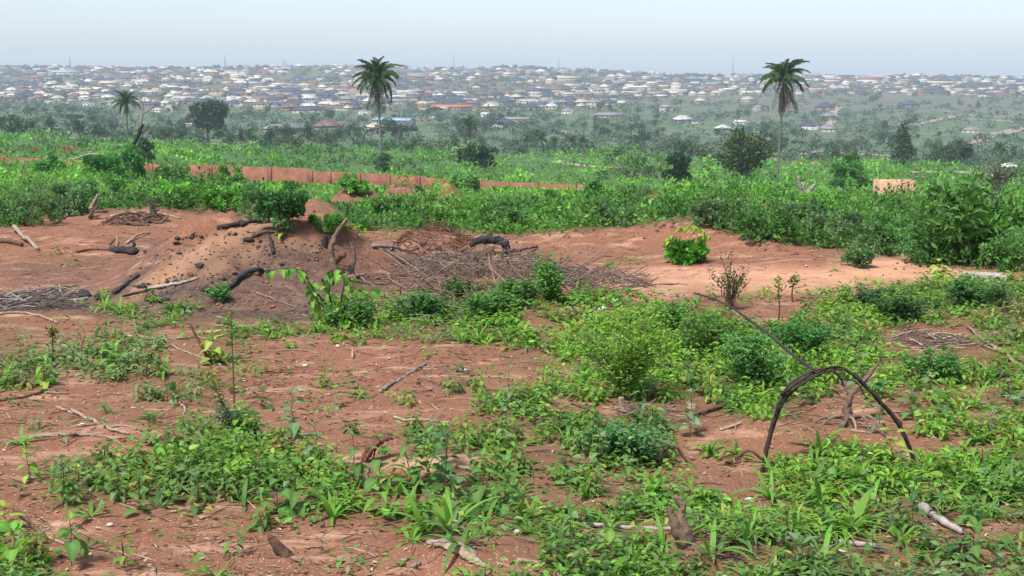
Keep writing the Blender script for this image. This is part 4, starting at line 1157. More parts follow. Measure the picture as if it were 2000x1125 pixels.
# ---- undergrowth of the middle ground: one mass nobody could count
def in_bare(x, y):
    b = np.zeros(len(x), bool)
    for cx, cy, rx, ry in BARE: b |= (((x - cx) / (rx * 1.15)) ** 2 + ((y - cy + ry * .4) / (ry * 1.5)) ** 2 < 1) & (vnoise(x * 6, y * 4, 66) > -.35)
    return b
PAL = np.array([(.034, .080, .018), (.052, .120, .022), (.080, .172, .024), (.112, .23, .026), (.088, .125, .050), (.068, .090, .030)]) * 1.78
def undergrowth():
    mb = MB()
    def field(n, d0, d1, K, hmul, wallfront=False):
        y = np.exp(rng.uniform(math.log(d0), math.log(d1), n)); x = rng.uniform(-1, 1, n) * (.41 * y + 2.2)
        z = H(x, y); px, py = project(x, y, z)
        keep = ((y > 19.5) | in_hedge(px, py, y)) & ~in_bare(x, y)
        bn = vnoise(x / (1 + y * .03), y / (2 + y * .05), 61)
        keep &= rng.uniform(0, 1, n) < np.where(y < 19, .9, np.clip(.8 + .6 * bn, .15, 1))
        x, y, z, px, py = x[keep], y[keep], z[keep], px[keep], py[keep]
        m = len(x)
        R = (.15 + .0052 * y) * rng.uniform(.55, 1.5, m); Hh = (.16 + .0042 * y) * rng.uniform(.4, 1.55, m) * hmul
        Hh *= np.where(rng.uniform(0, 1, m) < .12, 1.7, 1.0)
        if wallfront: Hh = np.interp(px, [0, 330, 380, 800, 850, 1150, 1300], [1.5, 1.4, .75, .8, 1.35, 1.3, .7]) * rng.uniform(.45, 1.1, m)
        Hh *= .45 + 1.15 * np.clip(.5 + .9 * fbm(x / (.8 + y * .03), y / (1.6 + y * .06), 67, 2), 0, 1)
        lim = np.interp(px, [370, 380, 830, 845, 1150, 1160], [-999, 0, 0, 1, 1, -999]); top = np.interp(px, [0, 300, 500, 608, 810, 860, 1146], [306, 321, 326, 331, 343, 350, 361]) + np.where(lim > .5, 11, 31)
        Hh = np.where((lim > -1) & (y < 150) & (y > 45), np.clip(Hh, .05, np.maximum(.05, (py - top) * y / F)), Hh)
        Hh = Hh * np.where(y < 30, np.interp(px, [480, 580, 1000, 1120], [1, .42, .5, 1]), 1)
        val = np.clip(rng.normal(1, .3, m), .4, 1.6) * np.interp(y, [12, 30, 45, 150, 200], [.82, .88, .95, .95, .85])
        # colour of the patch: bright young growth on the fields, duller on the bank
        br = .5 + .5 * fbm(x / (3 + y * .05), y / (6 + y * .12), 71, 2) + .25 * (y > 28) + .25 * ((py < 392) & (px > 1150)) - .2 * (y < 20)
        ci = np.clip((br * 3.2 + rng.normal(0, .55, m)), 0, 3).astype(int)
        ci = np.where(rng.uniform(0, 1, m) < .17, rng.integers(4, 6, m), ci)
        C = np.repeat(np.stack([x, y, z], 1), K, 0)
        d = rdir(m * K, -.1, 1)
        sc = np.stack([np.repeat(R, K), np.repeat(R, K), np.repeat(Hh, K)], 1)
        P = C + d * sc * rng.uniform(.3, 1.0, (m * K, 1)) ** .6 * rng.uniform(.9, 1.12, (m * K, 1))
        yk = np.repeat(y, K)
        L = np.maximum(.046, .0023 * yk) * rng.uniform(.6, 1.5, m * K)
        cc = np.repeat(PAL[ci] * val[:, None], K, 0) * rng.uniform(.8, 1.22, (m * K, 1))
        leaves(mb, P, norm(d + rdir(m * K) * .9), norm(d * .9 + rdir(m * K) * .6 + np.array([0, 0, .5])), L, L * .55, cc, 0)
    field(4100, 11.8, 24, 70, 1.05)
    field(3900, 20, 150, 50, .72)
    field(1500, 60, 150, 30, .6)
    field(900, 128, 148, 34, 1, True)
    field(2600, 152, 430, 24, .75)
    tag(mb.obj('undergrowth', M['leaf']), kind='stuff')
    g = MB(); n = 15000
    y = np.exp(rng.uniform(math.log(12), math.log(120), n)); x = rng.uniform(-1, 1, n) * (.41 * y + 2.2); z = H(x, y); px, py = project(x, y, z)
    q = vnoise(x / (1 + y * .06), y / (2 + y * .12), 88)
    keep = ((y > 19.5) | in_hedge(px, py, y)) & (q > .05) & ~in_bare(x, y)
    P = np.stack([x, y, z], 1)[keep]; m = len(P); yk = P[:, 1]
    L = (.24 + .0062 * yk) * rng.uniform(.6, 1.5, m)
    blades(g, P, np.stack([rng.normal(0, .28, m), rng.normal(0, .28, m), np.ones(m)], 1), L, np.maximum(.006, .00055 * yk), jit((.17, .25, .08), m, .25), rng.uniform(.2, 1.0, m))
    tag(g.obj('tall_grass', M['leaf']), kind='stuff')
undergrowth()
def tussock(px, y, wpx, hpx, tint, n=150, bend=.8, nm='grass_clump', d='tall grass clump', label=None):
    p = ground_x(px, y); k = y / F
    mb = MB()
    P = np.stack([rng.normal(0, wpx * k * .22, n), rng.normal(0, wpx * k * .22, n), np.zeros(n) - .02], 1)
    A = np.stack([P[:, 0] * 1.6 / (wpx * k) + rng.normal(0, .18, n), rng.normal(0, .2, n), np.ones(n)], 1)
    blades(mb, P, A, hpx * k * rng.uniform(.5, 1.15, n), np.full(n, max(.006, 2.1 * k)), jit(tint, n, .22), rng.uniform(.3, 1.2, n) * bend)
    o = mb.obj(nm, M['leaf']); o.location = p
    if label: tag(o, label, 'grass clump', 'tall grass clumps')
    else: auto(o, d, 'grass clump', 'tall grass clumps', 'mid')
    return o
for px, y, w, h, tn, d in ((985, 38, 90, 70, (.11, .18, .06), 'pale tall grass clump'), (885, 26, 70, 52, (.10, .17, .055), 'pale tall grass clump'), (1245, 20, 80, 75, (.085, .14, .055), 'big grey-green grass clump'), (1215, 16, 60, 70, (.085, .14, .05), 'big grey-green grass clump'),
                           (650, 18, 60, 45, (.08, .16, .04), 'low green grass clump'), (700, 15.5, 50, 40, (.08, .16, .04), 'low green grass clump'), (330, 24, 80, 45, (.075, .15, .04), 'low green grass clump'), (30, 15.5, 90, 60, (.08, .135, .05), 'big grey-green grass clump'),
                           (1010, 60, 60, 50, (.11, .19, .05), 'pale tall grass clump'), (1700, 50, 60, 48, (.10, .19, .05), 'pale tall grass clump'), (1420, 50, 60, 42, (.10, .2, .04), 'bright tall grass clump'), (1050, 25, 60, 40, (.09, .15, .05), 'low green grass clump'),
                           (90, 40, 70, 70, (.12, .19, .07), 'pale tall grass clump'), (1980, 18, 80, 60, (.08, .16, .04), 'bright tall grass clump'), (590, 100, 40, 34, (.12, .15, .05), 'dry yellowish grass clump'), (790, 60, 60, 42, (.11, .17, .05), 'pale tall grass clump')):
    tussock(px, y, w, h, tn, d=d)

# ================================================================== THE CLEARED GROUND
def sample_ground(n, d0, d1, half=.40, power=1.0, extra=1.9):
    """random points of the land, denser near at hand"""
    if power == 0: y = np.sqrt(rng.uniform(d0 ** 2, d1 ** 2, n))
    else: y = np.exp(rng.uniform(math.log(d0), math.log(d1), n))
    x = rng.uniform(-1, 1, n) * (half * y + extra)
    z = H(x, y); px, py = project(x, y, z)
    return x, y, z, px, py
def ell(px, py, cx, cy, rx, ry): return np.clip(1.35 - np.sqrt(((px - cx) / rx) ** 2 + ((py - cy) / ry) ** 2), 0, 1) / 1.0
CLEAR = [(1345, 1080, 75, 26), (1640, 1072, 110, 14), (1845, 1035, 50, 24), (1200, 1040, 100, 11), (1390, 915, 90, 8), (885, 950, 36, 26), (1230, 806, 90, 12), (1660, 826, 90, 26), (1489, 925, 12, 8), (1785, 910, 12, 8), (720, 900, 60, 30), (550, 1080, 50, 25), (910, 1090, 80, 26),
         (1815, 670, 70, 22), (1380, 815, 45, 14), (780, 755, 60, 20), (825, 826, 60, 10), (160, 862, 110, 16), (60, 1035, 40, 24), (950, 545, 190, 24), (1420, 1090, 80, 22), (1600, 868, 170, 12), (1400, 850, 60, 20), (1020, 1075, 60, 24), (1080, 900, 50, 20)]
def ground_cover():
    x, y, z, px, py = sample_ground(35000, 4.2, 16.5)
    cov = cover_at(px, py) * np.interp(py, [560, 700, 900, 1000], [1.05, 1.0, .86, .80])
    # fade the map a little with noise so that patches have torn edges
    cov = cov + .5 * fbm(x * 1.6, y * 1.6, 101, 3) * np.clip(cov * 3, 0, 1) + .38 * fbm(x * 4.2, y * 4.2, 105, 2) * np.clip(cov * 4, .3, 1)
    for cx, cy, rx, ry in CLEAR: cov = cov - 1.2 * np.clip(1.5 - np.sqrt(((px - cx) / rx) ** 2 + ((py - cy) / ry) ** 2), 0, 1)
    u = rng.uniform(0, 1, len(x))
    keep = ((u < np.clip((cov - .23) * 1.25, 0, 1)) | (rng.uniform(0, 1, len(x)) < .02 * (py > 570) * (cov > -.15))) & ~in_hedge(px, py, y) & (py > 440)
    x, y, z, px, py = (a[keep] for a in (x, y, z, px, py))
    m = len(x)
    lance = .12 + .95 * np.maximum.reduce([ell(px, py, 1600, 1010, 420, 130), ell(px, py, 900, 1020, 150, 60), ell(px, py, 1150, 1050, 220, 60)]) * .8 + .3 * ell(px, py, 950, 660, 150, 40) + .35 * ell(px, py, 270, 620, 90, 25)
    broad = .16 + .8 * np.maximum.reduce([ell(px, py, 430, 920, 230, 100), ell(px, py, 900, 900, 160, 60), ell(px, py, 1200, 870, 190, 60), ell(px, py, 1480, 730, 200, 90) * .8, ell(px, py, 100, 960, 150, 40) * .6])
    creep = np.full(m, .55); thin = .10 + .3 * ell(px, py, 560, 650, 300, 40)
    Wt = np.stack([lance, broad, creep, thin], 1); Wt /= Wt.sum(1, keepdims=True)
    kd = (rng.uniform(0, 1, (m, 1)) > np.cumsum(Wt, 1)).sum(1)
    bright = .5 + .5 * fbm(x * .8, y * .8, 111, 2) + .35 * ell(px, py, 1650, 1000, 380, 120) + .2 * ell(px, py, 1250, 680, 220, 110) - .12 * (px < 420)
    s = .028 + .0014 * y
    mbs = {k: MB() for k in range(4)}
    base = np.stack([x, y, z], 1)
    sage, green, lime, deep = np.array((.19, .245, .10)), np.array((.13, .245, .045)), np.array((.22, .39, .045)), np.array((.06, .13, .03))
    def tintof(i, K):
        b = np.clip(bright[i] + rng.normal(0, .18, len(i)), 0, 1)[:, None]
        c = np.where(b < .45, sage * (1 - b / .45) + green * b / .45, green * (1 - (b - .45) / .55) + lime * (b - .45) / .55)
        dk = rng.uniform(0, 1, (len(i), 1)) < .16
        c = np.where(dk, deep, c); c = np.where(rng.uniform(0, 1, (len(i), 1)) < .04, np.array((.30, .28, .06)), c)
        return jit(np.repeat(c, K, 0), len(i) * K, .16)
    i = np.where(kd == 2)[0]; K = 11; n = len(i) * K
    az = rng.uniform(0, 6.28, n); r = rng.uniform(.1, 1.0, n) * np.repeat(s[i] * 2.0, K)
    o = np.stack([np.cos(az), np.sin(az), np.zeros(n)], 1)
    P = np.repeat(base[i], K, 0) + o * r[:, None] + np.array([0, 0, 1]) * rng.uniform(.006, .065, (n, 1))
    L = np.repeat(s[i], K) * rng.uniform(.55, 1.15, n)
    leaves(mbs[2], P, o + rdir(n) * .5, np.array([0, 0, 1.0]) + rdir(n) * .55, L, L * rng.uniform(.45, .75, n), tintof(i, K), 1)
    i = np.where(kd == 1)[0]; K = 13; n = len(i) * K
    hh = rng.uniform(.04, .13, len(i)); f = np.tile(np.arange(K) / (K - 1), len(i))
    az = np.repeat(rng.uniform(0, 6.28, len(i)), K) + np.tile(np.arange(K) * 1.62, len(i)) + rng.normal(0, .2, n)
    o = np.stack([np.cos(az), np.sin(az), rng.normal(0, .25, n) + (f - .75) * .6], 1)
    P = np.repeat(base[i], K, 0) + o * np.array([1, 1, 0]) * .012 + np.array([0, 0, 1]) * (np.repeat(hh, K) * (.2 + .8 * f))[:, None]
    L = np.repeat(s[i], K) * rng.uniform(.8, 1.45, n) * (1.15 - .45 * f)
    leaves(mbs[1], P, o, np.array([0, 0, 1.0]) + rdir(n) * .35, L, L * rng.uniform(.5, .68, n), tintof(i, K), 1, droop=.3)
    blades(mbs[1], base[i], np.stack([rng.normal(0, .1, len(i)), rng.normal(0, .1, len(i)), np.ones(len(i))], 1), hh * 1.1, np.full(len(i), .005), jit((.07, .07, .03), len(i)), np.full(len(i), .1))
    for kk, K, l0, l1, wd in ((0, 10, .06, .15, .0135), (3, 16, .05, .15, .0045)):
        i = np.where(kd == kk)[0]; n = len(i) * K
        az = rng.uniform(0, 6.28, n); up = rng.uniform(.25, 1.6, n)
        A = np.stack([np.cos(az), np.sin(az), up], 1)
        P = np.repeat(base[i], K, 0) + np.stack([np.cos(az), np.sin(az), np.zeros(n)], 1) * rng.uniform(0, .03, (n, 1))
        blades(mbs[kk], P, A, rng.uniform(l0, l1, n), wd * rng.uniform(.6, 1.25, n) * (1 + .02 * np.repeat(y[i], K)), tintof(i, K), rng.uniform(.3, 1.5, n))
    for k, nm in ((2, 'creeping_weeds'), (1, 'small_broadleaf_weeds'), (0, 'lance_grass'), (3, 'thin_grass')):
        tag(mbs[k].obj(nm, M['leaf']), kind='stuff')
ground_cover()
def litter():
    mb = MB()
    x, y, z, px, py = sample_ground(32000, 4.2, 15)
    d = .35 + .65 * np.clip(fbm(x * 1.1, y * 1.1, 121, 3) * 2.2 + .3, 0, 1)
    d = np.maximum(d, .9 * np.maximum.reduce([ell(px, py, 850, 740, 130, 50), ell(px, py, 700, 1060, 260, 40), ell(px, py, 1250, 810, 220, 40), ell(px, py, 1820, 660, 110, 45)]))
    sandy = np.maximum(ell(px, py, 1600, 545, 420, 26), ell(px, py, 1800, 530, 200, 28))
    mound = ell(px, py, 480, 530, 260, 90)
    keep = (rng.uniform(0, 1, len(x)) < d * (1 - .8 * sandy) * (1 - .6 * mound)) & ~in_hedge(px, py, y) & (py > 445)
    P = np.stack([x, y, z + .004], 1)[keep]; n = len(P)
    pal = np.array([(.30, .21, .14), (.38, .29, .20), (.22, .13, .085), (.16, .085, .055), (.36, .29, .22), (.20, .19, .10)])
    c = jit(pal[rng.choice(6, n, p=[.24, .15, .25, .2, .05, .11])], n, .15)
    tw = rng.uniform(0, 1, n) < .55
    L = np.where(tw, rng.uniform(.03, .15, n), rng.uniform(.010, .034, n)); W = np.where(tw, rng.uniform(.002, .005, n), L * rng.uniform(.3, .6, n))
    A = rdir(n, -.12, .35)
    leaves(mb, P, A, np.array([0, 0, 1.0]) + rdir(n) * .5, L, W, c, 1, droop=.1)
    tag(mb.obj('dry_litter', M['dry']), kind='stuff')
    cl, pb = MB(), MB()
    x, y, z, px, py = sample_ground(4600, 4.3, 15)
    dn = np.clip(fbm(x * .9, y * .9, 131, 2) * 2 + .45, .05, 1)
    for i in np.where(rng.uniform(0, 1, len(x)) < dn)[0]:
        if in_hedge(px[i:i + 1], py[i:i + 1], y[i:i + 1])[0]: continue
        r = rng.uniform(.003, .010) * (1 + .04 * y[i]) * (1.7 if rng.uniform() < .05 else 1)
        if rng.uniform() < .93:
            V = rdir(8) * r * rng.uniform(.6, 1.2, (8, 1)); V[:, 2] *= .6
            V = np.concatenate([np.array([[1, 1, -.4], [-1, 1, -.4], [-1, -1, -.4], [1, -1, -.4], [.6, .5, .7], [-.5, .6, .6], [-.6, -.5, .75], [.5, -.6, .6]]) * r * rng.uniform(.6, 1.2, (8, 3))])
            an = rng.uniform(0, 6.28); V = np.stack([V[:, 0] * math.cos(an) - V[:, 1] * math.sin(an), V[:, 0] * math.sin(an) + V[:, 1] * math.cos(an), V[:, 2]], 1)
            cl.add(V + (x[i], y[i], z[i] + r * .25), [[0, 3, 2, 1], [4, 5, 6, 7], [0, 4, 7, 3], [3, 7, 6, 2], [2, 6, 5, 1], [1, 5, 4, 0]], None, np.array(lin(128, 80, 63)) * rng.uniform(.65, 1.1))
        else: lump(pb, (x[i], y[i], z[i] + r * .4), r * .7, np.array((.36, .29, .23)) * rng.uniform(.6, 1.3), .12)
    tag(cl.obj('soil_clods', M['clod']), kind='stuff'); tag(pb.obj('pebbles', M['pebble'], smooth=True), kind='stuff')
litter()

# ---- sticks, logs and branches lying about, each one a thing
def stick(label, pts, r0, r1, mat, cat='stick', name='stick', n=7, rough=.12, forks=(), up=0.0, sub=None):
    W = []; rough = .15 if mat == 'char' else rough
    for q in pts:
        p = ground_at(q[0], q[1]); k = p[1] / F
        p[2] += (r0 * .75 + (q[2] if len(q) > 2 else 0) + up) * k; W.append(p)
    k = W[0][1] / F; o = W[0].copy(); W = [w - o for w in W]
    l = smoothline(W, 6, .006); mb = MB()
    tube(mb, l, np.linspace(r0 * k, r1 * k, len(l)) * (1 + .04 * np.sin(np.arange(len(l)) * .9)), n, rough=rough)
    if forks:
        e = empty(name, o); tag(e, label, cat); mb.obj('main_stem', M[mat], e, True)
        for f in forks:
            m2 = MB(); Q = []
            for q in f[0]:
                p = ground_at(q[0], q[1]); p[2] += (f[1] * .7 + (q[2] if len(q) > 2 else 0)) * p[1] / F; Q.append(p - o)
            l = smoothline(Q, 5, .006); tube(m2, l, np.linspace(f[1] * k, f[2] * k, len(l)), 6, rough=rough); m2.obj('side_branch', M[mat], e, True)
        return e
    ob = mb.obj(name, M[mat], smooth=True); ob.location = o
    return tag(ob, label, cat)
ST = [
    ('pale bowed stick lying at the cleared edge below the grey twig heap', [(-12, 618), (30, 612), (70, 617), (112, 632)], 3.4, 1.6, 'pale_wood'),
    ('straight pale stick pointing down to the sage weeds, thickest in its group', [(140, 804), (180, 824), (215, 840), (252, 850)], 3.8, 2.2, 'pale_wood'),
    ('short pale stick just above the straight pale one', [(112, 797), (128, 803), (142, 810)], 3.0, 1.8, 'pale_wood'),
    ('long whitish curved branch across the bare red earth', [(68, 856), (120, 852), (170, 851), (215, 858), (250, 880)], 4.2, 2.0, 'pale_wood'),
    ('thin tan twig beside the straight pale stick', [(218, 836), (245, 834), (290, 846)], 2.0, 1.2, 'pale_wood'),
    ('crooked pale twig hooked like a bracket', [(352, 788), (361, 800), (357, 815), (334, 832)], 2.4, 1.6, 'pale_wood'),
    ('dark stick sloping into the weeds by the sage clump', [(-10, 785), (45, 778), (92, 764)], 3.4, 2.2, 'brown_wood'),
    ('tan stick carrying on from the dark sloping stick', [(88, 768), (115, 770), (134, 770)], 3.0, 2.2, 'pale_wood'),
    ('short white peeled stick on the soil near the thin red stems', [(452, 769), (486, 763)], 3.0, 2.6, 'pale_wood'),
    ('long tan stick curving over the bare soil above the lime weed', [(248, 658), (285, 662), (325, 668), (350, 685), (400, 702)], 3.0, 1.4, 'pale_wood'),
    ('dark grey twig parallel to the long tan stick', [(262, 673), (295, 673), (325, 668)], 2.0, 1.4, 'grey_wood'),
    ('faint orange stick reaching the lime weed', [(122, 684), (165, 686), (215, 692)], 2.2, 1.6, 'pale_wood'),
    ('thin tan stick under the dark stake', [(346, 661), (385, 660), (416, 663)], 1.8, 1.4, 'pale_wood'),
    ('curved reddish straw on the middle bare patch', [(540, 686), (580, 685), (626, 692)], 2.0, 1.2, 'pale_wood'),
    ('fork-ended grey stick slanting over the bare patch', [(742, 768), (770, 750), (808, 727), (832, 713)], 4.0, 2.6, 'grey_wood'),
    ('thin tan twig trailing from the slanting grey stick', [(826, 719), (870, 716), (930, 708)], 1.8, 1.0, 'twig'),
    ('white bent stick on the bare patch above the torn root', [(770, 817), (790, 823), (835, 823), (878, 828)], 3.8, 2.2, 'pale_wood'),
    ('two-tone split stick by the feathery lime bush', [(1118, 790), (1145, 800), (1168, 810)], 4.0, 3.2, 'brown_wood'),
    ('brown stick with a broken pale end under the leafy herbs', [(1342, 818), (1375, 808), (1416, 795)], 6.0, 4.4, 'brown_wood'),
    ('short tan stick on the red soil ridge', [(1406, 842), (1428, 836), (1447, 829)], 4.0, 2.8, 'pale_wood'),
    ('grey branch lying behind the forked brown stump', [(1120, 1027), (1190, 1030), (1250, 1034), (1320, 1037)], 5.0, 4.2, 'grey_wood'),
    ('dark thin branch lying over the grey branch', [(1122, 1030), (1175, 1022), (1245, 1010)], 4.0, 2.0, 'brown_wood'),
    ('long grey stick with a black broken tip in the lance grass', [(1516, 1060), (1560, 1056), (1640, 1062), (1720, 1072)], 6.0, 5.0, 'grey_wood'),
    ('thick grey log end tilting out of the lance grass', [(1798, 1000, 6), (1830, 1022, 4), (1880, 1046)], 9.5, 6.0, 'grey_wood'),
    ('straw-coloured stick beside the tilted grey log end', [(1872, 1012), (1920, 1018)], 3.4, 2.6, 'pale_wood'),
    ('brown log entering at the edge of the weeds past the dry stalk heap', [(1955, 748), (1980, 747), (2030, 748)], 5.6, 5.0, 'brown_wood'),
    ('short brown log on the grass past the dark vine arch', [(1816, 796), (1836, 804), (1852, 808)], 5.0, 3.4, 'brown_wood'),
    ('pale straw under the right foot of the arch', [(1788, 846), (1830, 858)], 2.4, 1.6, 'pale_wood'),
    ('pale straw in front of the uprooted stump', [(1662, 842), (1700, 848)], 2.6, 2.0, 'pale_wood'),
    ('two-coloured branch running from dark to pale among the lowest weeds', [(28, 1004, 10), (60, 1030, 5), (92, 1054)], 4.6, 3.4, 'brown_wood'),
    ('pale stick leading on from the two-coloured branch', [(90, 1050), (110, 1058), (150, 1072)], 3.4, 2.2, 'pale_wood'),
    ('thin tan stick pointing at the split bark slab', [(680, 1070), (720, 1082), (735, 1090)], 2.4, 1.6, 'pale_wood'),
    ('long thin grey pole across the burnt mound behind the antler stump', [(728, 486, 3), (765, 489, 3), (800, 495, 3), (880, 499, 2), (1000, 508)], 3.8, 2.4, 'grey_wood'),
    ('reddish stick bending down from the antler stump', [(682, 520), (715, 552), (760, 556), (802, 558)], 2.2, 1.4, 'twig'),
    ('thin tan stick on the front of the burnt mound', [(500, 574), (540, 588), (582, 603)], 2.4, 1.4, 'twig'),
    ('charred pole sticking out beside the hollow burnt log', [(985, 497), (1015, 492), (1050, 484)], 3.6, 2.0, 'char'),
    ('thick charred branch leaning across the burnt mound', [(424, 584), (448, 566), (470, 548, 4), (496, 536, 4), (512, 532)], 6.4, 5.0, 'char'),
    ('charred branch with a jagged top along the mound crest', [(424, 449), (450, 444), (476, 440), (512, 434)], 5.0, 3.2, 'char'),
    ('black and white burnt stick low on the mound', [(292, 566), (330, 559), (362, 553), (388, 545)], 3.6, 2.6, 'grey_wood'),
    ('charred stick on the mound crest, pointing at the dark leafy bush', [(470, 446, 4), (500, 438, 6), (532, 436)], 3.6, 2.4, 'char'),
    ('charred stick standing out of the right shoulder of the mound', [(534, 500, 2), (530, 486, 8), (526, 476, 14)], 4.0, 3.0, 'char'),
    ('long brown charred root along the mound crest', [(500, 462, 2), (530, 458, 4), (566, 466)], 3.6, 2.0, 'brown_wood'),
    ('charred bar half buried along the pale ash slope', [(222, 576), (246, 558), (272, 540)], 4.4, 2.6, 'char'),
    ('thin charred stick under the black and white one', [(240, 580), (280, 571), (310, 562)], 2.6, 2.0, 'char'),
    ('bleached log lying on the left red bank', [(28, 452, 6), (46, 468, 3), (74, 490)], 4.6, 3.6, 'pale_wood'),
    ('brown root joined to the bleached log', [(2, 474), (22, 476), (44, 482)], 5.4, 4.0, 'brown_wood'),
    ('pale driftwood branch rising at the hedge foot', [(106, 438), (128, 424, 3), (150, 408, 4)], 3.6, 2.4, 'pale_wood'),
    ('short upright driftwood stub at the hedge foot', [(176, 424), (182, 414, 6), (187, 408, 10)], 3.4, 2.0, 'pale_wood'),
    ('long pale root on top of the root tangle', [(216, 428, 3), (265, 422, 5), (310, 423, 4), (352, 428)], 3.2, 1.6, 'pale_wood'),
    ('dark brown root under the root tangle', [(222, 436), (252, 440), (290, 444)], 4.6, 3.0, 'brown_wood'),
    ('pale branch reaching up from the hollow grey log', [(246, 478), (266, 466, 3), (292, 456)], 2.8, 1.6, 'pale_wood'),
    ('flat brown stick in front of the hollow grey log', [(148, 494), (180, 489), (214, 490)], 2.6, 1.8, 'brown_wood'),
    ('thin grey stem bowed above the sandy clearing', [(1210, 552), (1290, 556), (1340, 557), (1400, 580)], 2.2, 1.6, 'twig'),
    ('bare stick lying at the near rim of the sandy clearing', [(1406, 592), (1425, 602), (1442, 618)], 2.6, 1.8, 'pale_wood'),
    ('upright splinter of wood on the middle bare patch', [(688, 702), (688.5, 697, 8), (688, 693, 14)], 2.4, 1.0, 'pale_wood'),
    ('white wood strip among the leafy weeds behind the lance grass', [(892, 914), (940, 922), (1002, 930)], 3.6, 2.4, 'pale_wood'),
    ('bleached curved stick on the soil near the bark slab', [(1010, 1098), (1040, 1102), (1056, 1106)], 6, 4, 'pale_wood'),
]
for lab, pts, r0, r1, mt in ST: stick(lab, pts, r0, r1, mt)
stick('long pale fallen branch with a fork lying in the weeds past the dry stalk heap', [(1888, 642, 4), (1920, 668, 6), (1955, 692, 4), (2010, 732)], 2.0, 3.6, 'pale_wood', 'branch', 'fallen_branch', forks=[([(1914, 676, 4), (1932, 684, 4), (1950, 690, 4)], 1.6, 1.8)])

# standing pieces: lines drawn in the upright plane through their foot
def standing(name, label, cat, foot, parts, group=None):
    p = ground_at(*foot); y = p[1]; k = y / F
    e = empty(name, p); tag(e, label, cat, group)
    for nm, pts, rr, mat, *opt in parts:
        W = [at(q[0], q[1], y + (q[2] if len(q) > 2 else 0)) - p for q in pts]
        l = smoothline(W, 6, opt[1] if len(opt) > 1 else .004); rr_ = np.interp(np.linspace(0, 1, len(l)), np.linspace(0, 1, len(rr)), rr) * k
        mb = MB(); tube(mb, l, rr_, 10, rough=opt[0] if opt else .1); mb.obj(nm, M[mat], e, True)
    return e
standing('tree_stump', 'antler-shaped burnt stump with one tall prong on the burnt mound', 'stump', (662, 540), [
    ('trunk', [(664, 556), (656, 532), (649, 508), (646, 488), (653, 466), (664, 446), (672, 434), (681, 423)], [8, 8, 7.5, 6.5, 5.4, 4, 3, 1], 'root_wood', .15),
    ('cut_limb', [(655, 512, .02), (664, 502, -.04), (671, 496, -.08)], [5, 6.5, 7], 'red_wood', .06),
    ('prong', [(668, 548), (683, 530), (691, 506), (690, 488), (684, 474)], [7, 6, 4.5, 3, 1], 'root_wood', .15),
    ('root', [(654, 548), (640, 556), (618, 560)], [6, 4.5, 2], 'root_wood', .15), ('root', [(668, 545), (690, 540, -.05), (716, 534, -.1)], [5, 4, 2], 'root_wood', .15), ('root', [(660, 550), (664, 560, -.1), (672, 572, -.2)], [6, 4, 2], 'root_wood', .15)])
standing('burnt_stump', 'small dark upright stub behind the antler-shaped stump', 'stump', (636, 484), [('trunk', [(634, 490), (634, 474), (637, 460)], [7, 7, 5], 'char', .12), ('splinter', [(640, 486), (646, 472), (656, 462)], [3.5, 3, 1.5], 'char', .12)])
standing('forked_stump', 'forked brown stump leaning up through the lance grass', 'stump', (1345, 1068), [
    ('trunk', [(1352, 1078), (1340, 1058), (1324, 1036), (1312, 1008), (1307, 992), (1308, 989)], [18, 17, 14, 9, 6, 2.5], 'root_wood', .12),
    ('prong', [(1345, 1062), (1338, 1035), (1330, 1010), (1333, 990), (1322, 974), (1312, 968)], [11, 10, 8.5, 8, 6, 2.5], 'root_wood', .12),
    ('root', [(1340, 1066), (1375, 1078, -.04), (1410, 1086, -.05)], [13, 9, 5], 'brown_wood', .12), ('root', [(1350, 1070), (1385, 1066), (1420, 1062, .06)], [10, 7, 3], 'brown_wood', .12)])
standing('torn_root', 'torn orange-brown root arching out of the bare soil', 'root', (712, 902), [
    ('root', [(707, 906), (716, 888), (726, 872), (742, 860), (758, 854), (769, 858)], [4, 8, 10, 9, 6, 1.5], 'red_wood', .2),
    ('splinter', [(712, 902, -.02), (722, 884, -.03), (736, 866, -.03), (748, 856)], [2, 4, 4, 1], 'red_wood', .2), ('splinter', [(728, 872), (744, 852, .02), (762, 848, .02), (768, 851)], [3, 4, 3, 1], 'brown_wood', .2), ('rootlet', [(735, 870), (728, 900), (720, 922)], [2, 1.6, 1], 'brown_wood', .1)])
standing('root', 'pale twisted root base below the torn orange-brown root', 'root', (720, 950), [('root', [(728, 956), (719, 945), (716, 928), (722, 914)], [4, 6, 4, 2.4], 'pale_wood', .15), ('root', [(716, 946), (700, 938), (690, 932)], [5, 3, 2], 'pale_wood', .15), ('root', [(722, 944), (732, 938), (742, 932)], [4, 2, 1.4], 'pale_wood', .15)])
standing('uprooted_stump', 'uprooted pale brown stump with spread roots under the dark arch', 'stump', (1660, 832), [
    ('trunk', [(1660, 842), (1657, 818), (1655, 796), (1662, 770), (1684, 748), (1700, 728), (1718, 706)], [15, 12, 8, 6.5, 6, 4.5, 1.2], 'root_wood', .18), ('fork', [(1662, 776), (1652, 756), (1648, 742)], [5, 4, 1.5], 'root_wood', .16), ('fork', [(1690, 744), (1706, 734), (1712, 728)], [4, 4, 2], 'pale_wood', .16)] +
    [('root', [(1655 + random.uniform(-6, 6), 806 + random.uniform(-6, 14)), (1655 + dx * .5 + random.uniform(-8, 8), 822 + random.uniform(-8, 10), -.012 * j), (1655 + dx, 842 + random.uniform(-6, 12), -.022 * j)], [4.5, 3.2, 1.4], 'root_wood' if j % 2 else 'twig', .12) for j, dx in enumerate((-90, -66, -44, -20, 18, 46, 74))] )
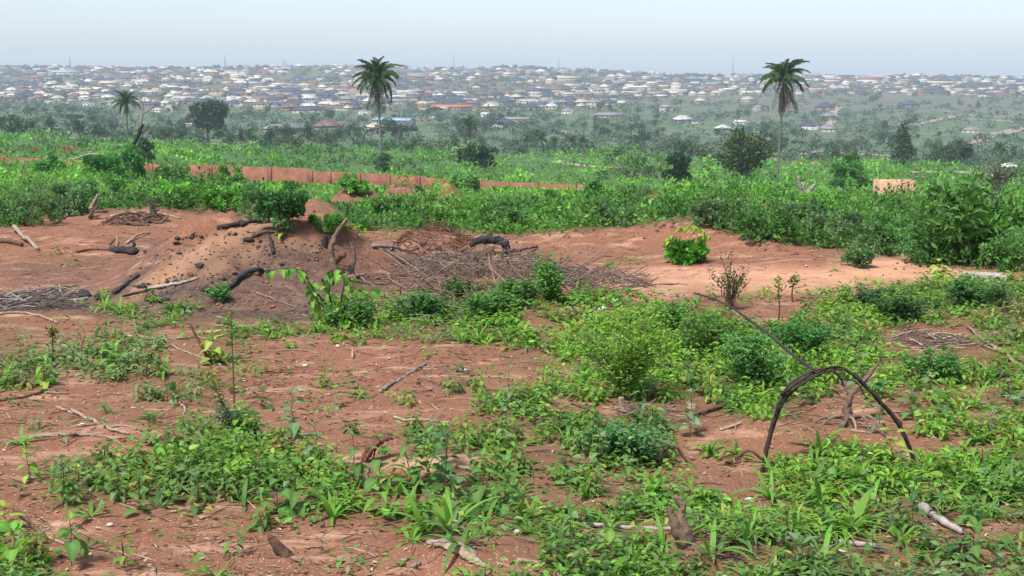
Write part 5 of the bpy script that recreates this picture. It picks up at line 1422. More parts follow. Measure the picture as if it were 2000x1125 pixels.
standing('cut_stump', 'small pale cut stump with radiating roots beneath the feathery lime bush', 'stump', (1216, 800), [
    ('trunk', [(1217, 806), (1215, 792), (1213, 776)], [9, 7, 6], 'pale_wood', .08), ('root', [(1213, 798), (1195, 798), (1178, 796)], [5, 4, 2], 'pale_wood', .1), ('root', [(1218, 800), (1232, 808, -.04), (1246, 818, -.06)], [4, 3, 2], 'pale_wood', .1),
    ('root', [(1219, 799), (1240, 802), (1262, 806)], [4, 3, 2], 'pale_wood', .1), ('root', [(1216, 802), (1220, 814, -.06), (1222, 824, -.1)], [3.5, 3, 2], 'pale_wood', .1)])
standing('cut_block', 'orange-faced cut wood piece behind the brown broken stick', 'wood piece', (1352, 806), [('block', [(1346, 808), (1352, 798), (1356, 790)], [10, 12, 8], 'pale_wood', .16)])
standing('split_stump', 'brown split stump stub at the picture bottom with bleached roots', 'stump', (552, 1085), [
    ('trunk', [(566, 1096), (552, 1078), (532, 1056), (526, 1046)], [15, 13, 8, 3], 'brown_wood', .14), ('root', [(560, 1088), (572, 1092, -.02), (572, 1108, -.06)], [5, 4, 2.5], 'pale_wood', .15), ('root', [(566, 1086), (582, 1098, -.04), (580, 1124, -.1)], [4, 3, 2.5], 'pale_wood', .15)])
standing('hollow_log', 'hollow burnt log with pale splayed splinters on the left red bank', 'log', (240, 494), [
    ('log', [(216, 490, .05), (232, 488), (250, 490), (264, 492, -.06)], [8, 9, 9, 8], 'char', .12), ('splinter', [(228, 484), (230, 472), (228, 460)], [4, 3, 1.5], 'pale_wood', .12), ('splinter', [(222, 486), (216, 476), (226, 466)], [4, 3, 1.5], 'brown_wood', .12), ('splinter', [(258, 486), (262, 478), (260, 472)], [3, 3.5, 2], 'char', .15)])
standing('hollow_burnt_log', 'hollow charred log with a pale ring end by the rusty fibre heap', 'log', (955, 498), [
    ('shell', [(918, 482), (928, 473), (944, 468), (962, 468), (976, 472)], [3, 6.5, 8, 8.5, 7], 'char', .13), ('end', [(972, 470), (984, 474), (988, 486), (983, 498)], [7, 9, 8, 5], 'char', .14), ('pale_rim', [(926, 465), (938, 462), (952, 463)], [1.6, 2.4, 1.4], 'pale_wood', .25), ('pale_rim', [(964, 463), (973, 460), (981, 464)], [1.6, 3.2, 1.8], 'pale_wood', .25)])
o_ = ground_at(945, 500); mb = MB(); lump(mb, (0, 0, .03), (.12, .10, .085), None, .16, .75); ob = mb.obj('stone', plain_mat('tan_earth', lin(128, 98, 76), lin(100, 72, 56), 20, .95, .5, .01), smooth=True); ob.location = o_; tag(ob, 'tan earth lump lodged inside the hollow charred log', 'lump of earth')
standing('stake', 'dark leaning stake with a few young leaves', 'stake', (410, 708), [('stake', [(412, 714), (396, 680), (380, 650), (372, 634)], [3.4, 3.2, 2.6, 2], 'brown_wood', .06), ('stake', [(414, 712), (410, 695), (402, 676)], [2.4, 2, 1.4], 'brown_wood', .06)])

# ---- the dark vine arch: twisted strands bent from one foot to the other
def arch():
    f0, f1 = ground_at(1489, 922), ground_at(1785, 906)
    y0, y1 = f0[1], f1[1]; k = y0 / F
    def yd(px): return y0 + (y1 - y0) * np.clip((px - 1489) / 296, 0, 1)
    e = empty('bent_vine', f0); tag(e, 'dark twisted vine bent into a tall arch rooted at both ends', 'vine')
    S = [[(1487, 930), (1497, 880), (1511, 822), (1527, 775), (1560, 744), (1600, 726), (1640, 718), (1675, 738), (1712, 776), (1752, 822), (1774, 868), (1787, 905)],
         [(1488, 930), (1500, 872), (1518, 812), (1536, 780), (1566, 750), (1606, 729), (1648, 722), (1682, 748), (1722, 790), (1757, 832), (1779, 880), (1788, 905)],
         [(1491, 924), (1494, 882), (1508, 830), (1522, 788), (1552, 758), (1596, 734), (1630, 716), (1668, 731), (1700, 764), (1745, 818), (1770, 862), (1785, 905)]]
    for j, s in enumerate(S):
        W = [at(a, b, yd(a) + (j - 1) * .02 * math.sin(i)) - f0 for i, (a, b) in enumerate(s)]
        l = smoothline(W, 8, .0025); mb = MB(); tube(mb, l, np.interp(np.linspace(0, 1, len(l)), [0, .2, .5, .8, 1], [4.2, 4.0, 2.8, 4.0, 4.4]) * k * (1, .8, .62)[j] * (1 + .05 * np.sin(np.arange(len(l)) * 1.3 + j) * (np.arange(len(l)) % 7 < 4)), 9, rough=.06); mb.obj('strand', M['vine'], e, True)
    for s, r in (([(1527, 770), (1545, 748), (1580, 728), (1625, 716)], (2.4, 2.0)), ([(1625, 724), (1640, 736), (1648, 755)], (3.4, 2)), ([(1640, 740), (1672, 746), (1692, 778)], (2.2, 1.2))):
        W = [at(a, b, yd(a) - .02) - f0 for a, b in s]; l = smoothline(W, 6); mb = MB(); tube(mb, l, np.linspace(r[0] * k, r[1] * k, len(l)), 6, rough=.06); mb.obj('shoot', M['vine'], e, True)
    mb = MB(); q = [(1588, 722, 0), (1545, 690, .35), (1500, 652, .8), (1440, 608, 1.7), (1404, 588, 2.2), (1355, 572, 2.6)]
    W = [at(a, b, yd(a) + c) - f0 for a, b, c in q]; l = smoothline(W, 6); tube(mb, l, np.linspace(3.6, 2.2, len(l)) * k, 7, rough=.06); mb.obj('trailing_stem', M['vine'], e, True)
    for a, b, r in ((1530, 770, 5.6), (1713, 777, 5.4), (1757, 826, 5.2)):
        m2 = MB(); c = at(a, b, yd(a)) - f0; tube(m2, [c + np.array([-.006, 0, -.008]), c + np.array([.006, 0, .008])], r * k, 8, rough=.15); m2.obj('knot', M['vine'], e, True)
arch()
def ground_vine():
    pts = [(1286, 902, 4), (1296, 880, 26), (1318, 872, 30), (1335, 892, 14), (1350, 910, 2), (1390, 914, 2), (1430, 900, 10), (1462, 880, 22), (1490, 898, 4)]
    W = [ground_at(1286 + (a - 1286), 912)[:] for a, b, c in pts]
    y = W[0][1]; o = W[0]
    W = [at(a, b, y) - o for a, b, c in pts]; l = smoothline(W, 8, .003); mb = MB(); tube(mb, l, np.linspace(3.4, 3.0, len(l)) * y / F, 7, rough=.06)
    ob = mb.obj('vine', M['brown_wood'], smooth=True); ob.location = o; tag(ob, 'thin brown vine looping along the ground to the left foot of the arch', 'vine')
ground_vine()

# ---- heaps of twigs: the larger twigs one by one, the tangle under them as one
def heap(name, label, cat, cx, cy, rx, ry, n_big, n_small, hpx, mat='twig', lpx=(60, 170), rpx=(1.2, 2.4), flatn=.25, az0=0.0, azs=.5, small_mat=None):
    o = ground_at(cx, cy); k = o[1] / F
    kd = 1 / max(.09, EYE / o[1])                      # a step up the picture is a longer step over the ground
    e = empty(name, o); tag(e, label, cat)
    def one(mb, small):
        a = rng.uniform(0, 6.28); q = rng.uniform(0, 1) ** .5
        g = o + np.array([q * rx * math.cos(a) * k, -q * ry * math.sin(a) * k * kd, 0]); g[2] = hz(g[0], g[1])
        hgt = hpx * k * (1 - q * q) * rng.uniform(.0, 1.0) + .01
        c = np.array([g[0], g[1], g[2] + hgt]) - o
        az = az0 + rng.normal(0, azs) + (math.pi if rng.uniform() < .5 else 0); L = rng.uniform(*lpx) * k * (.6 if small else 1)
        d = np.array([math.cos(az), math.sin(az), np.clip(rng.normal(0, flatn), -.55, .55)]); sd = np.array([-d[1], d[0], 0]) * rng.normal(0, .16) + np.array([0, 0, rng.normal(0, .10)])
        P = [c - d * L / 2, c - d * L * .15 + sd * L * .5, c + d * L * .2 + sd * L * .4, c + d * L / 2]
        P = np.array(P); P[:, 2] = np.maximum(P[:, 2], H(P[:, 0] + o[0], P[:, 1] + o[1]) - o[2] + .004)
        l = smoothline(P, 4); r0 = rng.uniform(*rpx) * k * (.6 if small else 1)
        tube(mb, l, np.linspace(r0, r0 * .45, len(l)), 4 if small else 6, np.ones(3) * rng.uniform(.6, 1.3), rough=.05, cap=not small)
    for _ in range(n_big):
        mb = MB(); one(mb, False); mb.obj('twig', M[mat], e, True)
    mb = MB()
    for _ in range(n_small): one(mb, True)
    tag(mb.obj('twig_tangle', M[small_mat or mat], e, True), kind='stuff')
    if name == 'brush_pile':
        n = n_small; a = rng.uniform(0, 6.28, n); q = rng.uniform(0, 1, n) ** .5; x = q * rx * np.cos(a) * k; y = -q * ry * np.sin(a) * k * kd
        P = np.stack([x, y, H(x + o[0], y + o[1]) - o[2] + hpx * k * (1 - q * q) * rng.uniform(0, .9, n) + .01], 1); wl = MB()
        leaves(wl, P, rdir(n), rdir(n), rng.uniform(6, 13, n) * k, rng.uniform(3, 6, n) * k, jit(np.array([(.13, .08, .05), (.22, .16, .09), (.10, .12, .05)])[rng.integers(0, 3, n)], n, .2), 1); tag(wl.obj('withered_leaves', M['leaf'], e), kind='stuff')
    return e
heap('brush_pile', 'wide heap of thin bare reddish brushwood across the centre', 'brush pile', 960, 545, 195, 36, 80, 460, 56, flatn=.5, azs=.9, rpx=(.9, 2.0))
heap('brush_pile', 'scattered greyish brushwood spilling toward the sandy clearing', 'brush pile', 1150, 548, 120, 28, 40, 170, 26, lpx=(60, 160), flatn=.4, azs=.8, rpx=(.9, 2.0))
heap('brush_pile', 'twiggy brush under the grass just ahead of the wide brushwood heap', 'brush pile', 860, 605, 160, 30, 34, 160, 26, az0=-.2, flatn=.4, azs=.9, rpx=(.9, 1.9))
heap('twig_heap', 'heap of charred grey twigs at the foot of the burnt mound', 'twig heap', 60, 592, 95, 18, 30, 120, 12, 'grey_wood', (50, 130), (1.4, 2.6), small_mat='bark')
heap('stalk_heap', 'heap of dry cut straw stalks among the low green weeds', 'stalk heap', 1815, 668, 62, 22, 34, 110, 8, 'pale_wood', (24, 80), (1.4, 2.6), small_mat='twig')
heap('twig_heap', 'small dark twig heap at the edge past the dry stalk heap', 'twig heap', 1978, 612, 30, 14, 8, 40, 10, 'brown_wood', (20, 60), (1.2, 2.2))
heap('root_tangle', 'tangle of pale and dark roots on the left bank', 'root tangle', 270, 436, 66, 10, 22, 90, 14, 'root_wood', (20, 66), (1.2, 3.0), azs=.9, flatn=.4, small_mat='brown_wood')
heap('fibre_heap', 'rusty heap of rotting palm fibre behind the long grey pole', 'fibre heap', 845, 478, 88, 16, 34, 420, 26, 'red_wood', (12, 44), (.8, 2.2), az0=-.4, azs=1.3, flatn=.5, small_mat='red_wood')
heap('fibre_mat', 'frayed mat of brown root fibres beside the forked stump', 'root fibres', 1425, 1078, 60, 22, 20, 120, 8, 'twig', (26, 80), (.8, 1.6), azs=1.2)
heap('twig_heap', 'chips and twigs piled at the far side of the middle bare patch', 'twig heap', 870, 745, 66, 26, 14, 60, 6, 'twig', (16, 60), (1.0, 2.4), azs=1.2)
heap('twig_heap', 'dead leaves and twigs round the pale cut stump', 'twig heap', 1260, 812, 80, 16, 16, 60, 8, 'twig', (24, 90), (1.0, 2.2), azs=1.0)

# ---- charcoal and burnt chunks
for i, (px, py, r, lab) in enumerate([(345, 478, 9, 'black charcoal lump high on the left flank of the burnt mound'), (376, 466, 9, 'spiky charcoal lump near the crest of the burnt mound'), (392, 464, 6, 'tiny charcoal lump next to the spiky one'), (388, 522, 12, 'flat charcoal chunk in the pale ash'),
                                      (165, 580, 17, 'big black charred lump above the grey twig heap'), (192, 584, 14, 'charred lump touching the big black one'), (278, 562, 11, 'horned charred chunk at the foot of the pale ash slope'), (405, 568, 13, 'jagged charred stub beside the thick charred branch'), (485, 470, 12, 'charred knot near the mound top'),
                                      (498, 463, 8, 'small charred knot next to the one near the mound top'), (525, 532, 12, 'black charred chunk under the leafy sapling branch'), (640, 552, 14, 'dark charred root chunk in front of the antler stump'), (320, 590, 12, 'charred block in shade at the mound foot'), (470, 435, 8, 'charred knob standing on the mound crest')]):
    p = ground_at(px, py); mb = MB(); k = p[1] / F; lump(mb, (0, 0, r * k * .2), np.array([r * .75, r * .6, r * .6]) * k, None, .4, .7)
    for _ in range(5):
        d = rdir(1, -.1, .9)[0] * r * k * rng.uniform(.4, .85) * np.array([1.3, 1, .9]); tube(mb, smoothline([d * -.3, d * .4 + rng.normal(0, r * k * .12, 3), d], 3), np.linspace(r * k * .38, r * k * .08, 7), 6, rough=.22)
    o = mb.obj('charcoal_lump', M['char']); o.location = p; tag(o, lab, 'charcoal', 'burnt lumps on the mound')
def char_bits():
    mb = MB()
    for cx, cy, rx, ry, n in ((430, 500, 160, 50, 150), (330, 560, 90, 25, 60), (560, 500, 80, 40, 70), (260, 570, 70, 14, 40), (90, 590, 100, 16, 60), (530, 600, 110, 18, 50)):
        for _ in range(n):
            a = rng.uniform(0, 6.28); q = rng.uniform(0, 1) ** .5; p = ground_at(cx + q * rx * math.cos(a), cy + q * ry * math.sin(a)); k = p[1] / F; r = rng.uniform(.8, 2.6) * k * (2.2 if rng.uniform() < .08 else 1)
            V = np.array([[1, 0, 0], [-1, .2, 0], [0, 1, 0], [.1, -1, 0], [0, 0, 1], [0, 0, -1.0]]) * r * rng.uniform(.5, 1.5, (6, 3)) * np.array([1.4, 1, .7])
            mb.add(V + p + (0, 0, r * .3), None, [[0, 2, 4], [2, 1, 4], [1, 3, 4], [3, 0, 4], [2, 0, 5], [1, 2, 5], [3, 1, 5], [0, 3, 5]])
    tag(mb.obj('charcoal_bits', M['char']), kind='stuff')
char_bits()
def mound_clods():
    mb = MB()
    for _ in range(170):
        a = rng.uniform(0, 6.28); q = rng.uniform(0, 1) ** .5; p = ground_at(490 + q * 250 * math.cos(a), 535 + q * 85 * math.sin(a)); k = p[1] / F
        r = rng.uniform(1.2, 3.2) * k * (2.0 if rng.uniform() < .1 else 1); lump(mb, p + np.array([0, 0, r * .25]), r, np.array(lin(134, 92, 70)) * rng.uniform(.5, 1.15), .3, .7)
    tag(mb.obj('soil_clods', M['clod']), kind='stuff')
mound_clods()
# split bark slab, bleached wood
def slab(label, pts, w, mat, t=.012, name='bark_slab'):
    W = [ground_at(*q[:2]) + np.array([0, 0, .012]) for q in pts]; o = W[0].copy(); l = smoothline([a - o for a in W], 6); k = o[1] / F
    T_ = norm(np.gradient(l, axis=0)); S_ = norm(np.cross(T_, [0, 0, 1.0])); n = len(l)
    ww = w * k * np.interp(np.linspace(0, 1, n), [0, .25, .5, .8, 1], [.35, 1, .9, .4, .15]) * rng.uniform(.65, 1.25, n)
    V = []
    for i in range(n):
        for s, h in ((-1, 0), (-.4, .6), (.4, .7), (1, .05)): V.append(l[i] + S_[i] * ww[i] * s * .5 + np.array([0, 0, h * ww[i] * .12 + rng.normal(0, .0035)]))
        for s in (1, -1): V.append(l[i] + S_[i] * ww[i] * s * .5 - np.array([0, 0, t]))
    q = [[i * 6 + j, i * 6 + (j + 1) % 6, i * 6 + 6 + (j + 1) % 6, i * 6 + 6 + j] for i in range(n - 1) for j in range(6)]
    mb = MB(); mb.add(V, q); ob = mb.obj(name, M[mat], smooth=True); ob.location = o; tag(ob, label, 'bark piece')
slab('split pale bark slab tapering to a tail at the picture bottom', [(838, 1062), (870, 1066), (905, 1078), (930, 1100), (965, 1114)], 40, 'pale_wood')
slab('bleached split wood showing between the leafy weeds', [(858, 916), (876, 932), (892, 950), (912, 968)], 22, 'pale_wood')
slab('pale wood flake lying before the bark slab', [(782, 1100), (800, 1094)], 14, 'pale_wood'); slab('squarish cream wood chip before the bark slab', [(802, 1110), (822, 1104)], 18, 'pale_wood')
# pale stones, scraps
for px, py, r, lab, mtl in ((1316, 952, 8, 'round white stone behind the forked stump', (.55, .50, .46)), (1222, 992, 10, 'pale rough stone among the lance grass', (.46, .40, .35)), (1175, 606, 9, 'white plastic scrap at the far edge of the lime bush', (.72, .70, .68)), (596, 716, 6, 'cream pebble on the middle bare patch', (.5, .42, .32)),
                            (660, 678, 5, 'pale chip on the middle bare patch near the grass rim', (.55, .48, .4)), (905, 726, 7, 'white flake in the chips beside the bare patch', (.62, .58, .54)), (160, 832, 7, 'white and green scrap beside the straight pale stick', (.62, .64, .6)), (925, 858, 8, 'white flake between the lance grass and the bent stick', (.62, .56, .5)), (1462, 978, 8, 'pale stone past the round white stone', (.5, .45, .4)), (215, 1028, 7, 'pale husk on the soil near the two-coloured branch', (.5, .42, .34))):
    p = ground_at(px, py); k = p[1] / F; mb = MB(); lump(mb, (0, 0, r * k * .4), np.array([r, r * .8, r * .8]) * k, mtl, .14, .7); o = mb.obj('scrap' if 'scrap' in lab else 'stone', M['pebble'], smooth=True); o.location = p; tag(o, lab, 'scrap' if 'scrap' in lab else 'stone')
# concrete block
def block():
    p = ground_at(1921, 552); k = p[1] / F
    import bmesh
    bm = bmesh.new(); bmesh.ops.create_cube(bm, size=1)
    for v in bm.verts: v.co = (v.co.x * 80 * k, v.co.y * .16, v.co.z * 26 * k)
    bmesh.ops.bevel(bm, geom=bm.edges[:], offset=.006, segments=2, affect='EDGES')
    me = bpy.data.meshes.new('concrete_block'); bm.to_mesh(me); bm.free(); me.materials.append(M['concrete'])
    o = link('concrete_block', me); o.location = p + np.array([0, 0, 5 * k]); o.rotation_euler = (0, .03, -.12); tag(o, 'pale concrete block lying at the end of the sandy path', 'concrete block')
block()

# ---- plants of the cleared ground, each with its own leaves
LT = {'dark green': (.066, .14, .034), 'green': (.11, .215, .046), 'bright green': (.165, .32, .046), 'grey-green': (.155, .225, .10), 'yellowish': (.29, .36, .06)}
def leaf_mesh(tint, w=.56, droop=.28, seed=0, cup=.16, nm='leaf'):
    r = np.random.default_rng(seed); n = 6; V, c = [], []
    for i in range(n):
        t = i / (n - 1); hw = w * .5 * (math.sin(math.pi * t ** .72) ** .8 if 0 < t < 1 else .03)
        x = .14 + t * .86; z = -droop * t * t + .05 * math.sin(3 * t)
        for s in (-1, -.5, 0, .5, 1): V.append((x, hw * s, z + cup * abs(s) * hw * 1.6 + r.normal(0, .008))); c.append(np.array(tint) * (1.28 if s == 0 else 1) * r.uniform(.9, 1.1))
    q = [[i * 5 + j, i * 5 + j + 1, i * 5 + 6 + j, i * 5 + 5 + j] for i in range(n - 1) for j in range(4)]
    mb = MB(); mb.add(V, q, None, np.array(c)); tube(mb, [(0, 0, 0), (.15, 0, .01)], .014, 3, np.array((.09, .11, .04)), cap=False)
    return mb.mesh(nm, M['leaf'], True)
LEAF = {k: [leaf_mesh(t, .56, .22, 1), leaf_mesh(t, .62, .45, 2), leaf_mesh(t, .5, .1, 3), leaf_mesh(t, .58, .75, 4)] for k, t in LT.items()}
def blade_mesh(tint, bend, seed):
    r = np.random.default_rng(seed); n = 7; V = []
    for i in range(n):
        t = i / (n - 1); a = bend * t; hw = .058 * (math.sin(math.pi * min(1, t * .82 + .18)) ** .75) * (1 - .25 * t) + .004
        x = t * math.sin(a * .6 + .1) ; z = t * math.cos(a * .6) - .0
        for s in (-1, 0, 1): V.append((x, hw * s, z - (.012 if s == 0 else 0)))
    q = [[i * 3 + j, i * 3 + j + 1, i * 3 + 4 + j, i * 3 + 3 + j] for i in range(n - 1) for j in range(2)]
    mb = MB(); mb.add(V, q, None, jit(tint, len(V), .06)); return mb.mesh('blade', M['leaf'], True)
BLADE = {k: [blade_mesh(t, b, i) for i, b in enumerate((.5, 1.2, 2.0, 2.7))] for k, t in LT.items()}
def stem_mesh(tint, seed):
    r = np.random.default_rng(seed); l = smoothline([(0, 0, -.06), (r.normal(0, .03), r.normal(0, .03), .35), (r.normal(0, .05), r.normal(0, .05), .7), (0, 0, 1)], 4)
    mb = MB(); tube(mb, l, np.linspace(.011, .006, len(l)), 5, tint); return mb.mesh('stem', M['leaf'], True)
STEM = [stem_mesh((.12, .10, .045), i) for i in range(3)]
def weed(p, h, nodes, L, shade, whorl=2, name='broadleaf_weed', lo=.22, spread=1.0):
    e = empty(name, p, random.uniform(0, 6.28))
    s = link('stem', random.choice(STEM), e); s.scale = (h, h, h)
    a0 = random.uniform(0, 3)
    for i in range(nodes):
        f = i / max(1, nodes - 1); z = h * (lo + (1 - lo) * f)
        for j in range(whorl if i < nodes - 1 else whorl + 1):
            o = link('leaf', LEAF[shade if random.random() > .05 else 'yellowish'][random.choice((0, 1, 1, 2, 3) if i < nodes - 1 else (0, 2, 0))], e)
            o.location = (0, 0, z)
            el = random.gauss(-.12 + .5 * f, .22) if i < nodes - 1 else random.uniform(.25, .8)
            o.rotation_euler = (random.gauss(0, .25), -el, a0 + i * 1.62 + j * 6.283 / whorl + random.gauss(0, .2))
            k = L * (1.15 - .5 * f) * random.uniform(.75, 1.2) * spread; o.scale = (k, k, k)
    return e
def tuft(p, L, n, shade, name='lance_grass_tuft'):
    e = empty(name, p, random.uniform(0, 6.28))
    for i in range(n):
        o = link('blade', random.choice(BLADE[shade]), e)
        r = random.uniform(0, .012); a = i * 2.4 + random.gauss(0, .3)
        o.location = (r * math.cos(a), r * math.sin(a), -.004)
        o.rotation_euler = (0, random.uniform(.05, .75), a); k = L * random.uniform(.6, 1.15); o.scale = (k, k * random.uniform(.9, 1.3), k)
    return e
placed = []
def spot_ok(px, py, d):
    for a, b in placed:
        if (a - px) ** 2 + ((b - py) * 1.6) ** 2 < d * d: return False
    placed.append((px, py)); return True
# hand-placed ones that the photo shows plainly
def wpx(px, py, hpx, nodes, lpx, shade, label=None, desc=None, **k):
    p = ground_at(px, py); q = p[1] / F; placed.append((px, py))
    e = weed(p, hpx * q, nodes, lpx * q, shade, **k)
    if label: tag(e, label, 'weed', 'broad-leaved weeds')
    else: auto(e, desc, 'weed', 'broad-leaved weeds', 'near')
    return e
wpx(225, 728, 50, 5, 34, 'bright green', 'lime green upright weed with cupped leaves on its own', whorl=3)
wpx(415, 712, 62, 4, 32, 'yellowish', 'yellowish big-leaved seedling growing at the dark stake', whorl=3)
wpx(140, 1105, 95, 3, 46, 'green', 'single-stemmed weed with a star of leaves near the two-coloured branch', whorl=3, lo=.6)
wpx(30, 1120, 85, 3, 62, 'bright green', 'large-leaved weed at the lowest corner by the two-coloured branch', whorl=3)
wpx(12, 1040, 50, 3, 40, 'yellowish', 'yellowing weed beside the two-coloured branch', whorl=3)
wpx(690, 952, 105, 4, 40, 'green', 'upright weed with a flat leafy top beside the torn root', whorl=3)
wpx(800, 962, 118, 5, 40, 'green', 'tallest leafy weed past the torn root, with drooping lower leaves', whorl=3)
wpx(835, 962, 122, 5, 42, 'green', 'leafy weed standing behind the bleached split wood', whorl=3)
wpx(870, 968, 120, 5, 40, 'dark green', 'dark leafy weed next to the bleached split wood', whorl=3)
wpx(945, 992, 105, 4, 44, 'green', 'flat-topped leafy weed past the bleached split wood', whorl=3)
wpx(985, 1000, 100, 4, 42, 'green', 'leafy weed farther past the bleached split wood, beside the flat-topped one', whorl=3)
wpx(540, 1005, 100, 4, 46, 'green', 'weed with a wide horizontal spray of leaves over the split stump', whorl=3)
wpx(580, 1000, 95, 4, 42, 'green', 'neighbour of the wide-sprayed weed, with heart-shaped leaves', whorl=3)
wpx(1190, 1120, 60, 2, 62, 'bright green', 'seedling with one big round leaf in front of the forked stump', whorl=2)
wpx(1900, 1112, 90, 3, 58, 'green', 'large-leaved weed below the tilted grey log end', whorl=3)
wpx(1560, 1122, 60, 2, 66, 'grey-green', 'pale heart-leaved weed in front of the long grey stick', whorl=3)
wpx(1850, 945, 62, 3, 40, 'green', 'small upright weed with cupped leaves past the right foot of the arch', whorl=3)
wpx(1745, 912, 70, 3, 46, 'yellowish', 'yellow-green seedling just inside the right foot of the arch', whorl=2, lo=.4)
wpx(1120, 625, 40, 3, 26, 'bright green', 'bright rounded seedling behind the lime bush at the bare soil', whorl=3)
wpx(1628, 530, 16, 2, 16, 'yellowish', 'small yellow-green seedling on the sand beside the low round bush', whorl=4)
wpx(1832, 535, 24, 3, 24, 'yellowish', 'yellow-green star-shaped weed on the sand before the tall shrub', whorl=4)
wpx(555, 462, 26, 3, 22, 'yellowish', 'lime green weed peeking out behind the burnt mound', whorl=4)
GRPW = 'broad-leaved weeds'
cnt = {'w': 0, 't': 0, 's': 0}
tries = 0
while cnt['w'] < 112 and tries < 6000:
    tries += 1
    py = random.uniform(660, 1140); px = random.uniform(-20, 2020)
    c = float(cover_at(np.array([px]), np.array([py]))[0])
    zone = float(np.max([ell(px, py, 430, 925, 240, 105), ell(px, py, 900, 910, 160, 70), ell(px, py, 1200, 870, 190, 60), ell(px, py, 1480, 730, 200, 100) * .7, ell(px, py, 100, 960, 160, 50) * .6, .22]))
    if random.random() > c * 1.3 * zone or not spot_ok(px, py, 22 + 14 * (py > 850)): continue
    p = ground_at(px, py); k = p[1] / F
    hp = random.choice((38, 55, 75, 98)) * np.interp(py, [640, 1000], [.62, 1.0]) * random.uniform(.9, 1.1)
    sh = random.choices(['dark green', 'green', 'bright green', 'grey-green'], [26, 38, 16, 20])[0]
    lp = random.choice((20, 26, 34)) * np.interp(py, [640, 1000], [.75, 1.1]); nodes = 3 if hp < 50 else 4 if hp < 80 else 5
    e = weed(p, hp * k, nodes, lp * k, sh, random.choice((2, 2, 3)))
    auto(e, f"{'low' if hp < 45 else 'tall' if hp > 70 else 'middling'} {'small' if lp < 22 else 'large' if lp > 29 else 'medium'}-leaved {sh} weed", 'weed', GRPW, 'near'); cnt['w'] += 1
tries = 0
while cnt['t'] < 78 and tries < 6000:
    tries += 1
    py = random.uniform(700, 1150); px = random.uniform(-20, 2020)
    c = float(cover_at(np.array([px]), np.array([py]))[0])
    zone = float(np.max([ell(px, py, 1600, 1010, 430, 140), ell(px, py, 880, 1020, 170, 60), ell(px, py, 1150, 1050, 230, 70), ell(px, py, 1850, 840, 160, 50), .12]))
    if random.random() > c * 1.4 * zone or not spot_ok(px, py, 26): continue
    p = ground_at(px, py); k = p[1] / F; L = random.uniform(52, 92) * np.interp(py, [700, 1000], [.6, 1.0])
    sh = random.choices(['green', 'bright green', 'grey-green', 'yellowish'], [34, 50, 10, 6])[0]; n = random.randrange(8, 14)
    e = tuft(p, L * k, n, sh)
    auto(e, f"{'short' if L < 62 else 'tall'} {sh} grass tuft", 'grass tuft', 'lance-bladed grass tufts', 'near'); cnt['t'] += 1
for px, py, L, lab in ((702, 776, 34, 'small spiky grass tuft alone on the middle bare patch'), (880, 1042, 130, 'tall bright lance grass tuft below the bleached split wood'), (830, 1040, 105, 'bright lance grass tuft right before the tall one by the bleached wood'), (960, 795, 52, 'grass tuft at the right rim of the middle bare patch'),
                       (40, 868, 55, 'spiky green grass tuft by the long whitish branch'), (1600, 880, 74, 'broad-bladed grass tuft between the feet of the arch'), (650, 1010, 80, 'palm-like leaf tuft over the chips by the split stump'), (1665, 1040, 120, 'tall single-bladed lime grass tuft behind the long grey stick'), (1940, 905, 66, 'grass tuft on the red soil past the arch'), (1100, 700, 40, 'bright grass tuft left of the feathery lime bush'),
                       (205, 602, 34, 'lime grass tuft below the big black charred lump'), (232, 612, 36, 'lime grass tuft, second out from the charred lump along the mound foot'), (258, 622, 36, 'lime grass tuft, third out from the charred lump along the mound foot'), (345, 604, 30, 'lime grass tuft in the burnt patch at the mound foot'), (310, 638, 30, 'pale green grass tuft ahead of the mound foot'), (620, 648, 34, 'bright grass tuft under the leafy sapling'), (565, 655, 28, 'bright grass tuft left of the leafy sapling foot'), (930, 672, 36, 'dense lime grass tuft at the rim of the middle bare patch'), (985, 665, 36, 'lime grass tuft past the dense one at the rim of the middle bare patch')):
    p = ground_at(px, py); e = tuft(p, L * p[1] / F, 13 if py > 660 else 20, 'bright green'); tag(e, lab, 'grass tuft', 'lance-bladed grass tufts')
# feathery lime bush in the middle
def feathery(px, py, w, h, tint, label, n=3600, nst=14, lp=8.5, mat='bark'):
    p = ground_at(px, py); k = p[1] / F; e = empty('feathery_bush', p); tag(e, label, 'bush')
    st, fo = MB(), MB()
    tips = []
    for i in range(nst):
        a = rng.uniform(0, 6.28); q = rng.uniform(.1, 1) ** .6
        t = np.array([math.cos(a) * q * w * .46, math.sin(a) * q * w * .3, h * rng.uniform(.7, 1.0) * (1 - .35 * q * q)]) * k
        l = smoothline([(rng.normal(0, .012), rng.normal(0, .012), -.02), t * np.array([.4, .4, .5]), t], 5, .01); tube(st, l, np.linspace(2.0, .8, len(l)) * k, 5); tips.append(l)
        for _ in range(5):
            j = rng.integers(3, len(l)); d = rdir(1, .0, .6)[0]; s_ = np.array([l[j], l[j] + d * h * k * .12, l[j] + d * h * k * .22 + np.array([0, 0, .01])]); s_ = smoothline(s_, 3); tube(st, s_, np.linspace(1.0, .5, len(s_)) * k, 3); tips.append(s_)
    P = np.concatenate([t[len(t) // 6:] for t in tips]); P = P[rng.integers(0, len(P), n)] + rng.normal(0, 7 * k, (n, 3))
    P = P[P[:, 2] > .02]; n = len(P)
    leaves(fo, P, rdir(n, -.4, .6), np.array([0, 0, 1.0]) + rdir(n) * .8, lp * k * rng.uniform(.6, 1.3, n), lp * k * .5 * rng.uniform(.7, 1.2, n), jit(np.array(tint) * 1.6, n, .2), 1)
    st.obj('stems', M[mat], e, True); fo.obj('foliage', M['leaf'], e)
